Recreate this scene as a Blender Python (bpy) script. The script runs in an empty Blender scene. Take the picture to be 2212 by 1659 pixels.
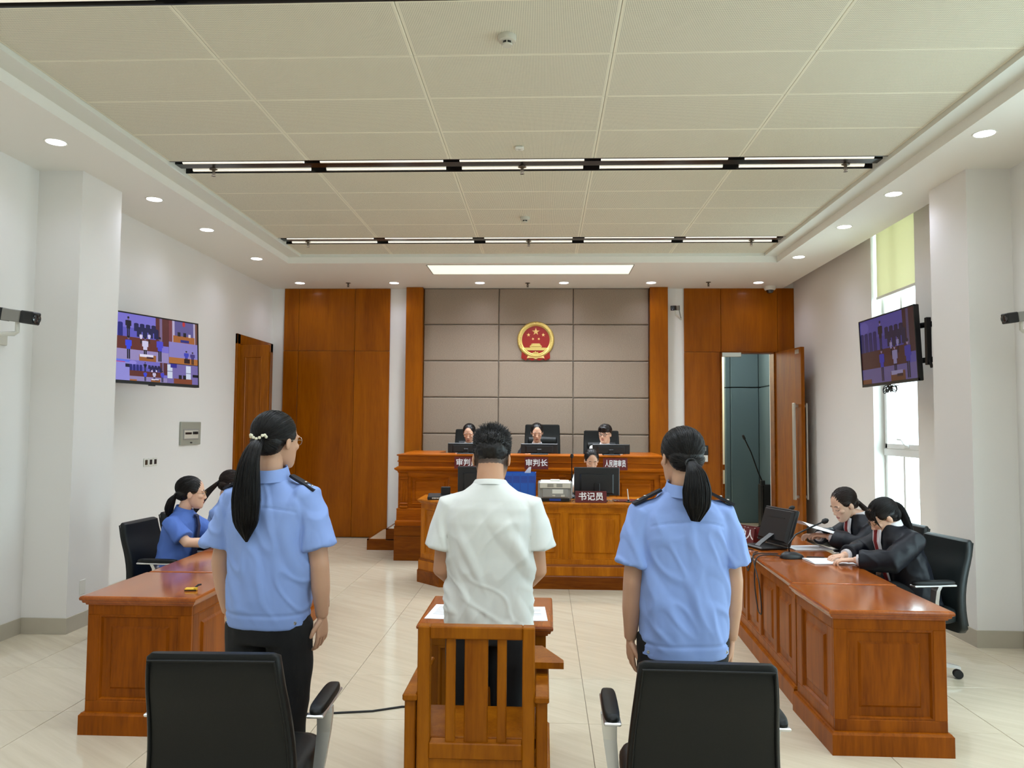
import bpy, math, random
import numpy as np
from mathutils import Matrix, Vector, noise as mnoise
random.seed(7); RNG = np.random.default_rng(11)
SC = bpy.context.scene; COL = SC.collection
PI = math.pi
# ------------------------------------------------------------------ camera, world, light, exposure
CAM_H = 1.68; FPX = 1645.0
def cam_axes(p, y, r):
    cy, sy, cp, sp = math.cos(y), math.sin(y), math.cos(p), math.sin(p)
    fwd = Vector((-sy*cp, cy*cp, sp)); right = Vector((cy, sy, 0)); up = right.cross(fwd)
    return right*math.cos(r)+up*math.sin(r), -right*math.sin(r)+up*math.cos(r), fwd
cr, cu, cf = cam_axes(math.radians(3.14), math.radians(2.465), math.radians(0.405))
cd = bpy.data.cameras.new('camera'); cam = bpy.data.objects.new('camera', cd); COL.objects.link(cam)
cam.matrix_world = Matrix(((cr.x, cu.x, -cf.x, 0), (cr.y, cu.y, -cf.y, 0), (cr.z, cu.z, -cf.z, CAM_H), (0, 0, 0, 1)))
cd.sensor_fit = 'HORIZONTAL'; cd.sensor_width = 36.0; cd.lens = FPX/2212*36.0; cd.clip_start = 0.05
SC.camera = cam
SC.view_settings.view_transform = 'Standard'; SC.view_settings.look = 'None'
SC.view_settings.gamma = 1.0; SC.view_settings.use_curve_mapping = False
SC.view_settings.exposure = -0.12
W = bpy.data.worlds.new('sky'); SC.world = W; W.use_nodes = True
bg = W.node_tree.nodes['Background']; bg.inputs[0].default_value = (0.80, 0.93, 1.04, 1); bg.inputs[1].default_value = 11.0
WIN_Y = [(7.70, 8.72), (3.55, 4.75), (0.2, 1.4)]       # window openings in the right wall; the last, unseen one added for daylight
def area(name, loc, rot, sx, sy, power, col=(1, 1, 1), portal=False):
    d = bpy.data.lights.new(name, 'AREA'); d.shape = 'RECTANGLE'; d.size = sx; d.size_y = sy; d.energy = power; d.color = col
    o = bpy.data.objects.new(name, d); COL.objects.link(o); o.location = loc; o.rotation_euler = rot
    if portal: d.cycles.is_portal = True
    return o
for k, (a, b) in enumerate(WIN_Y):
    area('daylight_portal', (3.93, (a+b)/2, 2.0), (0, PI/2, 0), 3.3, b-a, 1, portal=True)
DOWN_W = 16.0; LINE_E = 0.5; PANEL_E = 4.0; TRACK_W = 70.0

# ------------------------------------------------------------------ materials
MATS = {}
def srgb(r, g, b):
    f = lambda c: (c/255/12.92) if c/255 <= 0.04045 else ((c/255+0.055)/1.055)**2.4
    return (f(r), f(g), f(b), 1)
def newmat(name):
    m = bpy.data.materials.new(name); m.use_nodes = True; MATS[name] = m
    nt = m.node_tree; return m, nt, nt.nodes['Principled BSDF']
def N(nt, t, **kw):
    n = nt.nodes.new(t)
    for k, v in kw.items():
        if k == 'inp':
            for i, val in v.items(): n.inputs[i].default_value = val
        else: setattr(n, k, v)
    return n
def plain(name, col, rough=0.5, metal=0.0, coat=0.0, spec=0.5, bump=0.0, bscale=300, emit=None, es=1.0, var=0.0, vscale=6):
    m, nt, b = newmat(name)
    b.inputs['Base Color'].default_value = col; b.inputs['Roughness'].default_value = rough
    b.inputs['Metallic'].default_value = metal; b.inputs['Coat Weight'].default_value = coat
    b.inputs['Specular IOR Level'].default_value = spec
    tc = N(nt, 'ShaderNodeTexCoord')
    if var:
        n = N(nt, 'ShaderNodeTexNoise', inp={'Scale': vscale, 'Detail': 4.0}); nt.links.new(tc.outputs['Object'], n.inputs['Vector'])
        mx = N(nt, 'ShaderNodeMix', data_type='RGBA'); mx.inputs[6].default_value = tuple(c*(1-var) for c in col[:3])+(1,); mx.inputs[7].default_value = tuple(min(1, c*(1+var)) for c in col[:3])+(1,)
        nt.links.new(n.outputs[0], mx.inputs[0]); nt.links.new(mx.outputs[2], b.inputs['Base Color'])
    if bump:
        n = N(nt, 'ShaderNodeTexNoise', inp={'Scale': bscale, 'Detail': 3.0}); nt.links.new(tc.outputs['Object'], n.inputs['Vector'])
        bp = N(nt, 'ShaderNodeBump', inp={'Strength': bump, 'Distance': 0.01}); nt.links.new(n.outputs[0], bp.inputs['Height']); nt.links.new(bp.outputs[0], b.inputs['Normal'])
    if emit is not None:
        b.inputs['Emission Color'].default_value = emit; b.inputs['Emission Strength'].default_value = es
    return m
def wood(name, dark, light, axis=2, rough=0.25, coat=0.3, scale=1.0):
    m, nt, b = newmat(name)
    tc = N(nt, 'ShaderNodeTexCoord'); mp = N(nt, 'ShaderNodeMapping')
    s = [9.0*scale]*3; s[axis] = 0.9*scale; mp.inputs['Scale'].default_value = s
    oi = N(nt, 'ShaderNodeObjectInfo'); va = N(nt, 'ShaderNodeVectorMath', operation='SCALE'); cm = N(nt, 'ShaderNodeCombineXYZ')
    for i in range(3): nt.links.new(oi.outputs['Random'], cm.inputs[i])
    va.inputs['Scale'].default_value = 17.0; nt.links.new(cm.outputs[0], va.inputs[0])
    ad = N(nt, 'ShaderNodeVectorMath', operation='ADD'); nt.links.new(tc.outputs['Object'], ad.inputs[0]); nt.links.new(va.outputs[0], ad.inputs[1])
    nt.links.new(ad.outputs[0], mp.inputs['Vector'])
    n1 = N(nt, 'ShaderNodeTexNoise', inp={'Scale': 1.0, 'Detail': 5.0, 'Roughness': 0.6, 'Distortion': 0.6}); nt.links.new(mp.outputs[0], n1.inputs['Vector'])
    n2 = N(nt, 'ShaderNodeTexNoise', inp={'Scale': 9.0, 'Detail': 2.0}); nt.links.new(mp.outputs[0], n2.inputs['Vector'])
    mul = N(nt, 'ShaderNodeMath', operation='MULTIPLY_ADD'); mul.inputs[1].default_value = 0.35; nt.links.new(n2.outputs[0], mul.inputs[0]); nt.links.new(n1.outputs[0], mul.inputs[2])
    cr_ = N(nt, 'ShaderNodeValToRGB'); cr_.color_ramp.elements[0].position = 0.45; cr_.color_ramp.elements[0].color = dark; cr_.color_ramp.elements[1].position = 0.9; cr_.color_ramp.elements[1].color = light
    nt.links.new(mul.outputs[0], cr_.inputs[0]); nt.links.new(cr_.outputs[0], b.inputs['Base Color'])
    b.inputs['Roughness'].default_value = rough; b.inputs['Coat Weight'].default_value = coat; b.inputs['Coat Roughness'].default_value = 0.12; b.inputs['Specular IOR Level'].default_value = 0.12
    return m
wood('desk_wood', srgb(112, 52, 1), srgb(160, 84, 6), 2, 0.34, 0.04)
wood('clerk_wood', srgb(144, 76, 4), srgb(192, 114, 14), 2, 0.34, 0.04)
wood('top_wood', srgb(136, 64, 18), srgb(174, 94, 32), 1, 0.16, 0.5)
wood('bench_wood', srgb(136, 64, 3), srgb(184, 98, 12), 0, 0.32, 0.05)
wood('plinth_wood', srgb(98, 45, 3), srgb(138, 74, 10), 0, 0.35, 0.03)
wood('dock_wood', srgb(122, 62, 3), srgb(164, 96, 12), 2, 0.34, 0.04)
wood('wall_wood', srgb(130, 65, 2), srgb(164, 91, 5), 2, 0.3, 0.10, 0.55)
wood('door_wood', srgb(120, 60, 3), srgb(164, 94, 10), 2, 0.3, 0.08, 0.7)
plain('wall_paint', srgb(236, 233, 228), 0.55, var=0.015, vscale=1.2)
plain('soffit_paint', srgb(240, 237, 228), 0.6)
plain('fascia_paint', srgb(226, 226, 216), 0.6)
plain('base_stone', srgb(186, 178, 160), 0.35, var=0.06, vscale=9)
plain('grout', srgb(118, 106, 88), 0.8)
plain('black_plastic', srgb(20, 20, 21), 0.4)
plain('dark_plastic', srgb(34, 34, 35), 0.32)
plain('leather', srgb(13, 15, 14), 0.45, bump=0.12, bscale=420, spec=0.3)
plain('leather_green', srgb(26, 32, 32), 0.38, bump=0.12, bscale=420, spec=0.4)
plain('chrome', srgb(222, 222, 222), 0.28, metal=0.9)
plain('steel', srgb(190, 186, 178), 0.3, metal=0.9)
plain('white_plastic', srgb(226, 224, 214), 0.4)
plain('grey_plastic', srgb(150, 148, 142), 0.45)
plain('cream_plastic', srgb(206, 201, 186), 0.45)
plain('box_grey', srgb(158, 158, 144), 0.4)
plain('paper', srgb(238, 238, 240), 0.8)
plain('ink', srgb(120, 120, 126), 0.8)
plain('plate_red', srgb(96, 18, 20), 0.35, coat=0.2)
plain('plate_white', srgb(240, 240, 240), 0.5)
plain('blue_plastic', srgb(28, 92, 188), 0.4, coat=0.2)
plain('blue_dark', srgb(44, 66, 150), 0.5)
plain('black_metal', srgb(18, 18, 20), 0.25, metal=0.4)
plain('gold', srgb(218, 190, 112), 0.3, metal=0.75, bump=0.25, bscale=160)
plain('gold_pale', srgb(226, 190, 120), 0.35, metal=0.5)
plain('emblem_red', srgb(146, 12, 6), 0.35, coat=0.3)
plain('teal_panel', srgb(80, 102, 108), 0.8, bump=0.05)
plain('frame_white', srgb(232, 234, 232), 0.35)
plain('rubber', srgb(24, 24, 25), 0.6)
plain('yellow_plastic', srgb(230, 186, 40), 0.4)
plain('brass', srgb(150, 120, 70), 0.35, metal=0.9)
plain('bronze', srgb(96, 84, 70), 0.4, metal=0.8)
plain('cloth_black', srgb(12, 12, 13), 0.85, bump=0.1)
plain('shirt_blue', srgb(142, 168, 226), 0.75, bump=0.08, bscale=700, var=0.04, vscale=9)
plain('shirt_blue_dark', srgb(80, 114, 192), 0.75, bump=0.08, bscale=700, var=0.04, vscale=9)
plain('shirt_white', srgb(226, 226, 219), 0.8, bump=0.06, bscale=800, var=0.03, vscale=10)
plain('robe', srgb(11, 14, 24), 0.5, bump=0.05, spec=0.35)
plain('collar_white', srgb(226, 220, 222), 0.7)
plain('tie_red', srgb(130, 22, 26), 0.6)
plain('tie_navy', srgb(24, 34, 66), 0.6)
plain('epaulette', srgb(16, 18, 30), 0.7)
plain('shoe', srgb(14, 14, 15), 0.35)
plain('lens_glass', srgb(30, 34, 40), 0.05, coat=1.0)
plain('pearl', srgb(236, 228, 200), 0.25, coat=0.5)
plain('screen_off', srgb(14, 14, 15), 0.16, coat=0.3)
plain('down_emit', (1, 1, 1, 1), 0.5, emit=(0.98, 0.97, 1.0, 1), es=12.0)
plain('panel_emit', (1, 1, 1, 1), 0.5, emit=(0.93, 1.0, 0.76, 1), es=0.92)
plain('corridor_cream', srgb(246, 240, 212), 0.6)  # plain cream paint of the corridor end wall
def skin_mat():
    m, nt, b = newmat('skin')
    a = N(nt, 'ShaderNodeVertexColor', layer_name='Col'); nt.links.new(a.outputs[0], b.inputs['Base Color'])
    b.inputs['Roughness'].default_value = 0.5; b.inputs['Subsurface Weight'].default_value = 0.08; b.inputs['Subsurface Radius'].default_value = (0.01, 0.004, 0.002)
    tc = N(nt, 'ShaderNodeTexCoord'); n = N(nt, 'ShaderNodeTexNoise', inp={'Scale': 350.0}); nt.links.new(tc.outputs['Object'], n.inputs['Vector'])
    bp = N(nt, 'ShaderNodeBump', inp={'Strength': 0.06, 'Distance': 0.005}); nt.links.new(n.outputs[0], bp.inputs['Height']); nt.links.new(bp.outputs[0], b.inputs['Normal'])
skin_mat()
def hair_mat(name, c):
    m, nt, b = newmat(name)
    tc = N(nt, 'ShaderNodeTexCoord'); mp = N(nt, 'ShaderNodeMapping'); mp.inputs['Scale'].default_value = (260, 260, 14); nt.links.new(tc.outputs['Object'], mp.inputs['Vector'])
    n = N(nt, 'ShaderNodeTexNoise', inp={'Scale': 1.0, 'Detail': 2.0}); nt.links.new(mp.outputs[0], n.inputs['Vector'])
    r = N(nt, 'ShaderNodeValToRGB'); r.color_ramp.elements[0].color = tuple(v*0.5 for v in c[:3])+(1,); r.color_ramp.elements[1].color = tuple(v*1.7 for v in c[:3])+(1,)
    nt.links.new(n.outputs[0], r.inputs[0]); nt.links.new(r.outputs[0], b.inputs['Base Color'])
    b.inputs['Roughness'].default_value = 0.42; b.inputs['Specular IOR Level'].default_value = 0.35
hair_mat('hair_black', srgb(22, 18, 16)); hair_mat('hair_brown', srgb(40, 28, 22))
def fabric_mat():
    m, nt, b = newmat('wall_fabric')
    tc = N(nt, 'ShaderNodeTexCoord'); mp = N(nt, 'ShaderNodeMapping'); mp.inputs['Scale'].default_value = (60, 60, 260); nt.links.new(tc.outputs['Object'], mp.inputs['Vector'])
    n = N(nt, 'ShaderNodeTexNoise', inp={'Scale': 1.0, 'Detail': 3.0}); nt.links.new(mp.outputs[0], n.inputs['Vector'])
    r = N(nt, 'ShaderNodeValToRGB'); r.color_ramp.elements[0].position = 0.3; r.color_ramp.elements[1].position = 0.7
    r.color_ramp.elements[0].color = srgb(134, 117, 101); r.color_ramp.elements[1].color = srgb(156, 138, 120)
    nt.links.new(n.outputs[0], r.inputs[0]); nt.links.new(r.outputs[0], b.inputs['Base Color']); b.inputs['Roughness'].default_value = 0.9
    bp = N(nt, 'ShaderNodeBump', inp={'Strength': 0.25, 'Distance': 0.004}); nt.links.new(n.outputs[0], bp.inputs['Height']); nt.links.new(bp.outputs[0], b.inputs['Normal'])
fabric_mat()
def floor_mat():
    m, nt, b = newmat('floor_tile')
    g = N(nt, 'ShaderNodeTexCoord'); oi = N(nt, 'ShaderNodeObjectInfo'); cm = N(nt, 'ShaderNodeCombineXYZ')
    ml = N(nt, 'ShaderNodeMath', operation='MULTIPLY'); ml.inputs[1].default_value = 37.0; nt.links.new(oi.outputs['Random'], ml.inputs[0])
    nt.links.new(ml.outputs[0], cm.inputs[2])
    ad = N(nt, 'ShaderNodeVectorMath', operation='ADD'); nt.links.new(g.outputs['Object'], ad.inputs[0]); nt.links.new(cm.outputs[0], ad.inputs[1])
    mp = N(nt, 'ShaderNodeMapping'); mp.vector_type = 'TEXTURE'; mp.inputs['Rotation'].default_value = (0, 0, math.radians(-35)); mp.inputs['Scale'].default_value = (0.9, 0.06, 1); nt.links.new(ad.outputs[0], mp.inputs['Vector'])
    n = N(nt, 'ShaderNodeTexNoise', inp={'Scale': 1.0, 'Detail': 6.0, 'Roughness': 0.65}); nt.links.new(mp.outputs[0], n.inputs['Vector'])
    r = N(nt, 'ShaderNodeValToRGB'); r.color_ramp.elements[0].position = 0.3; r.color_ramp.elements[1].position = 0.72
    r.color_ramp.elements[0].color = srgb(201, 187, 162); r.color_ramp.elements[1].color = srgb(215, 202, 177)
    nt.links.new(n.outputs[0], r.inputs[0]); nt.links.new(r.outputs[0], b.inputs['Base Color'])
    b.inputs['Roughness'].default_value = 0.07; b.inputs['Specular IOR Level'].default_value = 0.6
floor_mat()
def perf_mat():
    m, nt, b = newmat('perforated_tile')
    tc = N(nt, 'ShaderNodeTexCoord'); sp = N(nt, 'ShaderNodeSeparateXYZ'); nt.links.new(tc.outputs['Object'], sp.inputs[0])
    def M(op, a, c=None):
        n = N(nt, 'ShaderNodeMath', operation=op)
        for i, v in enumerate((a, c)):
            if v is None: continue
            if isinstance(v, (int, float)): n.inputs[i].default_value = v
            else: nt.links.new(v, n.inputs[i])
        return n.outputs[0]
    P = 0.0092
    def cell(o): return M('SUBTRACT', M('FRACT', M('ADD', M('DIVIDE', o, P), 500.0)), 0.5)
    x, y = cell(sp.outputs[0]), cell(sp.outputs[1])
    d = M('SQRT', M('ADD', M('MULTIPLY', x, x), M('MULTIPLY', y, y)))
    hole = M('LESS_THAN', d, 0.27)
    inx = M('LESS_THAN', M('ABSOLUTE', sp.outputs[0]), 0.574); iny = M('LESS_THAN', M('ABSOLUTE', sp.outputs[1]), 0.274)
    mk = M('MULTIPLY', hole, M('MULTIPLY', inx, iny))
    mx = N(nt, 'ShaderNodeMix', data_type='RGBA'); mx.inputs[6].default_value = srgb(234, 228, 206); mx.inputs[7].default_value = srgb(104, 98, 84)
    nt.links.new(mk, mx.inputs[0]); nt.links.new(mx.outputs[2], b.inputs['Base Color']); b.inputs['Roughness'].default_value = 0.6
perf_mat()
def glass_mat():
    m = bpy.data.materials.new('window_glass'); m.use_nodes = True; MATS['window_glass'] = m; nt = m.node_tree; nt.nodes.remove(nt.nodes['Principled BSDF'])
    t = N(nt, 'ShaderNodeBsdfTransparent'); t.inputs[0].default_value = (0.9, 0.97, 0.95, 1); g = N(nt, 'ShaderNodeBsdfGlossy', inp={'Roughness': 0.02}); mx = N(nt, 'ShaderNodeMixShader'); mx.inputs[0].default_value = 0.06
    nt.links.new(t.outputs[0], mx.inputs[1]); nt.links.new(g.outputs[0], mx.inputs[2]); nt.links.new(mx.outputs[0], nt.nodes['Material Output'].inputs[0])
    m = bpy.data.materials.new('blind_fabric'); m.use_nodes = True; MATS['blind_fabric'] = m; nt = m.node_tree; nt.nodes.remove(nt.nodes['Principled BSDF'])
    t = N(nt, 'ShaderNodeBsdfTranslucent'); t.inputs[0].default_value = (0.70, 0.65, 0.48, 1); g = N(nt, 'ShaderNodeBsdfDiffuse'); g.inputs[0].default_value = srgb(226, 222, 190); mx = N(nt, 'ShaderNodeMixShader'); mx.inputs[0].default_value = 0.6
    nt.links.new(t.outputs[0], mx.inputs[1]); nt.links.new(g.outputs[0], mx.inputs[2]); nt.links.new(mx.outputs[0], nt.nodes['Material Output'].inputs[0])
    m = bpy.data.materials.new('tv_picture'); m.use_nodes = True; MATS['tv_picture'] = m; nt = m.node_tree; b = nt.nodes['Principled BSDF']
    a = N(nt, 'ShaderNodeVertexColor', layer_name='Col'); nt.links.new(a.outputs[0], b.inputs['Emission Color']); b.inputs['Emission Strength'].default_value = 0.9
    b.inputs['Base Color'].default_value = (0.01, 0.01, 0.01, 1); b.inputs['Roughness'].default_value = 0.2
    m, nt, b = newmat('track_strip'); tc = N(nt, 'ShaderNodeTexCoord'); n = N(nt, 'ShaderNodeTexNoise', noise_dimensions='1D', inp={'Scale': 1.3, 'Detail': 1.0}); sp = N(nt, 'ShaderNodeSeparateXYZ')
    nt.links.new(tc.outputs['Object'], sp.inputs[0]); nt.links.new(sp.outputs[0], n.inputs['W'])
    b.inputs['Emission Color'].default_value = (1.0, 0.88, 0.62, 1); b.inputs['Emission Strength'].default_value = LINE_E
glass_mat()
# ------------------------------------------------------------------ mesh builder
class MB:
    def __init__(s): s.v = []; s.f = []
    def add(s, vs, fs):
        o = len(s.v); s.v.extend([tuple(map(float, p)) for p in vs]); s.f.extend([tuple(int(i)+o for i in f) for f in fs]); return s
    def box(s, x0, x1, y0, y1, z0, z1, bv=0.0):
        if bv <= 0:
            return s.add([(x0,y0,z0),(x1,y0,z0),(x1,y1,z0),(x0,y1,z0),(x0,y0,z1),(x1,y0,z1),(x1,y1,z1),(x0,y1,z1)],
                         [(3,2,1,0),(4,5,6,7),(0,1,5,4),(1,2,6,5),(2,3,7,6),(3,0,4,7)])
        b = min(bv, (x1-x0)/2.01, (y1-y0)/2.01, (z1-z0)/2.01)
        def ring(z, i): return [(x0+b+ -b*i, y0+b-b*i, z)] if 0 else [(x0+b,y0+b-b*i,z),(x1-b,y0+b-b*i,z),(x1-b+b*i,y0+b,z),(x1-b+b*i,y1-b,z),(x1-b,y1-b+b*i,z),(x0+b,y1-b+b*i,z),(x0+b-b*i,y1-b,z),(x0+b-b*i,y0+b,z)]
        return s.loft([ring(z0, 0), ring(z0+b, 1), ring(z1-b, 1), ring(z1, 0)])
    def loft(s, rings, caps=True, closed=True):
        n = len(rings[0]); o = len(s.v)
        for r in rings: s.v.extend([tuple(map(float, p)) for p in r])
        for k in range(len(rings)-1):
            for i in range(n if closed else n-1):
                j = (i+1) % n; s.f.append((o+k*n+i, o+k*n+j, o+(k+1)*n+j, o+(k+1)*n+i))
        if caps:
            s.f.append(tuple(o+i for i in reversed(range(n)))); s.f.append(tuple(o+(len(rings)-1)*n+i for i in range(n)))
        return s
    def tube(s, path, r, seg=10, caps=True, ref=None, round_ends=False):
        P = [Vector(p) for p in path]; n = len(P)
        R = [r]*n if not hasattr(r, '__len__') else list(r)
        R = [(a, a) if not hasattr(a, '__len__') else tuple(a) for a in R]
        T = [(P[min(i+1, n-1)]-P[max(i-1, 0)]).normalized() for i in range(n)]
        if ref is None: ref = Vector((0, 0, 1)) if abs(T[0].z) < 0.9 else Vector((0, 1, 0))
        ref = Vector(ref); u = (ref-T[0]*ref.dot(T[0])).normalized()
        if round_ends:
            a, b = T[0], T[-1]
            P = [P[0]-a*R[0][0]*0.9, P[0]-a*R[0][0]*0.55]+P+[P[-1]+b*R[-1][0]*0.55, P[-1]+b*R[-1][0]*0.9]
            R = [tuple(x*0.35 for x in R[0]), tuple(x*0.83 for x in R[0])]+R+[tuple(x*0.83 for x in R[-1]), tuple(x*0.35 for x in R[-1])]
            T = [a, a]+T+[b, b]
        rings = []
        for p, t, (ra, rb) in zip(P, T, R):
            u = (u-t*u.dot(t)).normalized(); w = t.cross(u)
            rings.append([p+w*(ra*math.cos(2*PI*k/seg))+u*(rb*math.sin(2*PI*k/seg)) for k in range(seg)])
        return s.loft(rings, caps)
    def lathe(s, prof, c=(0,0,0), seg=20, axis=2):
        rings = []
        for r, z in prof:
            ring = []
            for k in range(seg):
                a = 2*PI*k/seg; p = [r*math.cos(a), r*math.sin(a), z]
                if axis == 1: p = [r*math.cos(a), z, -r*math.sin(a)]
                if axis == 0: p = [z, r*math.cos(a), r*math.sin(a)]
                ring.append((p[0]+c[0], p[1]+c[1], p[2]+c[2]))
            rings.append(ring)
        return s.loft(rings)
    def ell(s, c, r, seg=16, rings=10, M=None):
        rs = []
        for i in range(1, rings):
            t = PI*i/rings; rs.append([Vector((r[0]*math.sin(t)*math.cos(2*PI*k/seg), r[1]*math.sin(t)*math.sin(2*PI*k/seg), -r[2]*math.cos(t))) for k in range(seg)])
        if M is not None: rs = [[M @ p for p in q] for q in rs]
        c = Vector(c); return s.loft([[p+c for p in q] for q in rs])
    def prism(s, poly, y0, y1, axis=1):
        def P(a, b, d): return (a, d, b) if axis == 1 else ((d, a, b) if axis == 0 else (a, b, d))
        return s.loft([[P(a, b, y0) for a, b in poly], [P(a, b, y1) for a, b in poly]])
    def tf(s, M):
        s.v = [tuple(M @ Vector(p)) for p in s.v]; return s
    def merge(s, o): return s.add(o.v, o.f)
    def mesh(s, name, fix=True):
        m = bpy.data.meshes.new(name); m.from_pydata(s.v, [], s.f)
        if fix:
            import bmesh
            b = bmesh.new(); b.from_mesh(m); bmesh.ops.recalc_face_normals(b, faces=b.faces); b.to_mesh(m); b.free()
        m.polygons.foreach_set('use_smooth', [False]*len(m.polygons)); return m
def link(name, mesh, mat, parent=None, loc=None, smooth=False, ang=None):
    o = bpy.data.objects.new(name, mesh); COL.objects.link(o)
    if mat and not mesh.materials: mesh.materials.append(MATS[mat])
    if parent is not None: o.parent = parent
    if loc is not None: o.location = loc
    if smooth:
        mesh.polygons.foreach_set('use_smooth', [True]*len(mesh.polygons))
        if ang:
            try: mesh.set_sharp_from_angle(angle=math.radians(ang))
            except Exception: pass
    return o
def ob(name, mb, mat, parent=None, smooth=False, ang=40, loc=None, fix=True):
    return link(name, mb.mesh(name, fix), mat, parent, loc, smooth, ang)
def tag(o, label, cat, group=None, kind=None):
    if label: o['label'] = label
    if cat: o['category'] = cat
    if group: o['group'] = group
    if kind: o['kind'] = kind
    return o
def thing(name, label, cat, loc=(0,0,0), rz=0.0, group=None):
    o = bpy.data.objects.new(name, None); COL.objects.link(o); o.empty_display_size = 0.1
    o.location = loc; o.rotation_euler = (0, 0, rz); return tag(o, label, cat, group)
def struct(name, mb, mat, label, cat='room'):
    o = ob(name, mb, mat); return tag(o, label, cat, None, 'structure')
def dup(root, loc, rz, label=None):
    def cp(o, par):
        c = o.copy(); COL.objects.link(c); c.parent = par
        for ch in o.children: cp(ch, c)
        return c
    r = cp(root, None); r.location = loc; r.rotation_euler = (0, 0, rz)
    if label: r['label'] = label
    return r
def text_mesh(txt, size, sx=1.0, bold=0.0, extrude=0.0006):
    c = bpy.data.curves.new('t', 'FONT'); c.body = txt; c.size = size; c.align_x = 'CENTER'; c.align_y = 'CENTER'; c.extrude = extrude; c.offset = bold; c.resolution_u = 3
    o = bpy.data.objects.new('t', c); COL.objects.link(o); dg = bpy.context.evaluated_depsgraph_get()
    m = bpy.data.meshes.new_from_object(o.evaluated_get(dg)); bpy.data.objects.remove(o); bpy.data.curves.remove(c)
    m.transform(Matrix.Diagonal((sx, 1, 1, 1))); return m
RX90 = Matrix.Rotation(PI/2, 4, 'X')
# ------------------------------------------------------------------ room shell
XL, XR, YB, YR, ZC, ZG = -4.17, 3.69, 11.42, -4.0, 3.75, 3.865
TX0, TX1, TY1 = -3.31, 2.905, 9.59          # tray opening in the soffit
GX0, GX1, GY1 = -3.145, 2.747, 9.575        # perforated grid
floor = struct('floor', MB().box(XL-0.2, 4.9, YR-0.2, 14.9, -0.12, -0.004), 'grout', 'floor of large glossy cream stone tiles', 'floor')
TS = 0.763; tm = MB().box(-TS/2+0.0016, TS/2-0.0016, -TS/2+0.0016, TS/2-0.0016, -0.006, 0.0, 0.001).mesh('tile')
tm.materials.append(MATS['floor_tile'])
for i in range(-6, 6):
    for j in range(-10, 10):
        x = 0.257+TS*(i+0.5); y = 4.42+TS*(j+0.5)
        if x < XL-0.3 or x > XR+0.3 or y > YB+0.1 or y < YR: continue
        link('tile', tm, None, floor, (x, y, 0))
ob('corridor_floor', MB().box(2.2, 4.9, YB+0.25, 14.8, -0.006, 0.0), 'floor_tile', floor)
# ceiling
c = MB()
c.box(XL-0.2, TX0, YR-0.2, YB+0.2, ZC, ZC+0.3); c.box(TX1, 3.53, YR-0.2, YB+0.2, ZC, ZC+0.3); c.box(3.53, XR+0.2, YR-0.2, 6.85, ZC, ZC+0.3)
c.box(TX0, TX1, TY1, YB+0.2, ZC, ZC+0.3); c.box(TX0, TX1, YR-0.2, -2.0, ZC, ZC+0.3)
ceiling = struct('ceiling', c, 'soffit_paint', 'white soffit ceiling around a recessed tray of perforated panels', 'ceiling')
ob('pocket_top', MB().box(3.5, XR+0.3, YR-0.2, YB+0.2, 3.98, 4.02), 'soffit_paint', ceiling)
ob('tray_backing', MB().box(TX0, TX1, -2.1, TY1, 4.02, 4.06), 'soffit_paint', ceiling)
f = MB(); f.box(TX0, GX0, -2, TY1, 3.83, 4.0); f.box(GX1, TX1, -2, TY1, 3.83, 4.0); f.box(GX0, GX1, GY1, TY1, 3.83, 4.0)
ob('tray_lip', f, 'fascia_paint', ceiling)
TR = [(8.726, 9.03), (6.127, 6.434), (3.487, 3.79), (0.85, 1.15), (-1.8, -1.5)]  # last slot is unseen, added to light the standing people from behind
segs = [(9.03, GY1, 1), (6.434, 8.726, 4), (3.79, 6.127, 4), (1.15, 3.487, 4), (-1.5, 0.85, 4), (-2.0, -1.8, 1)]
cm_ = MB().loft([[(sx*(0.589-a), sy*(0.286-a), z) for sx, sy in ((-1,-1),(1,-1),(1,1),(-1,1))] for a, z in ((0.0, 0.02), (0.0, 0.002), (0.004, 0.0))]).mesh('ceiling_tile'); cm_.materials.append(MATS['perforated_tile'])
for y0, y1, n in segs:
    for j in range(n):
        for i in range(5):
            d = (y1-y0)/n; o = link('ceiling_tile', cm_, None, ceiling, (GX0+1.1784*(i+0.5), y0+d*(j+0.5), ZG)); o.scale = (0.998, (d-0.003)/0.572, 1)
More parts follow.
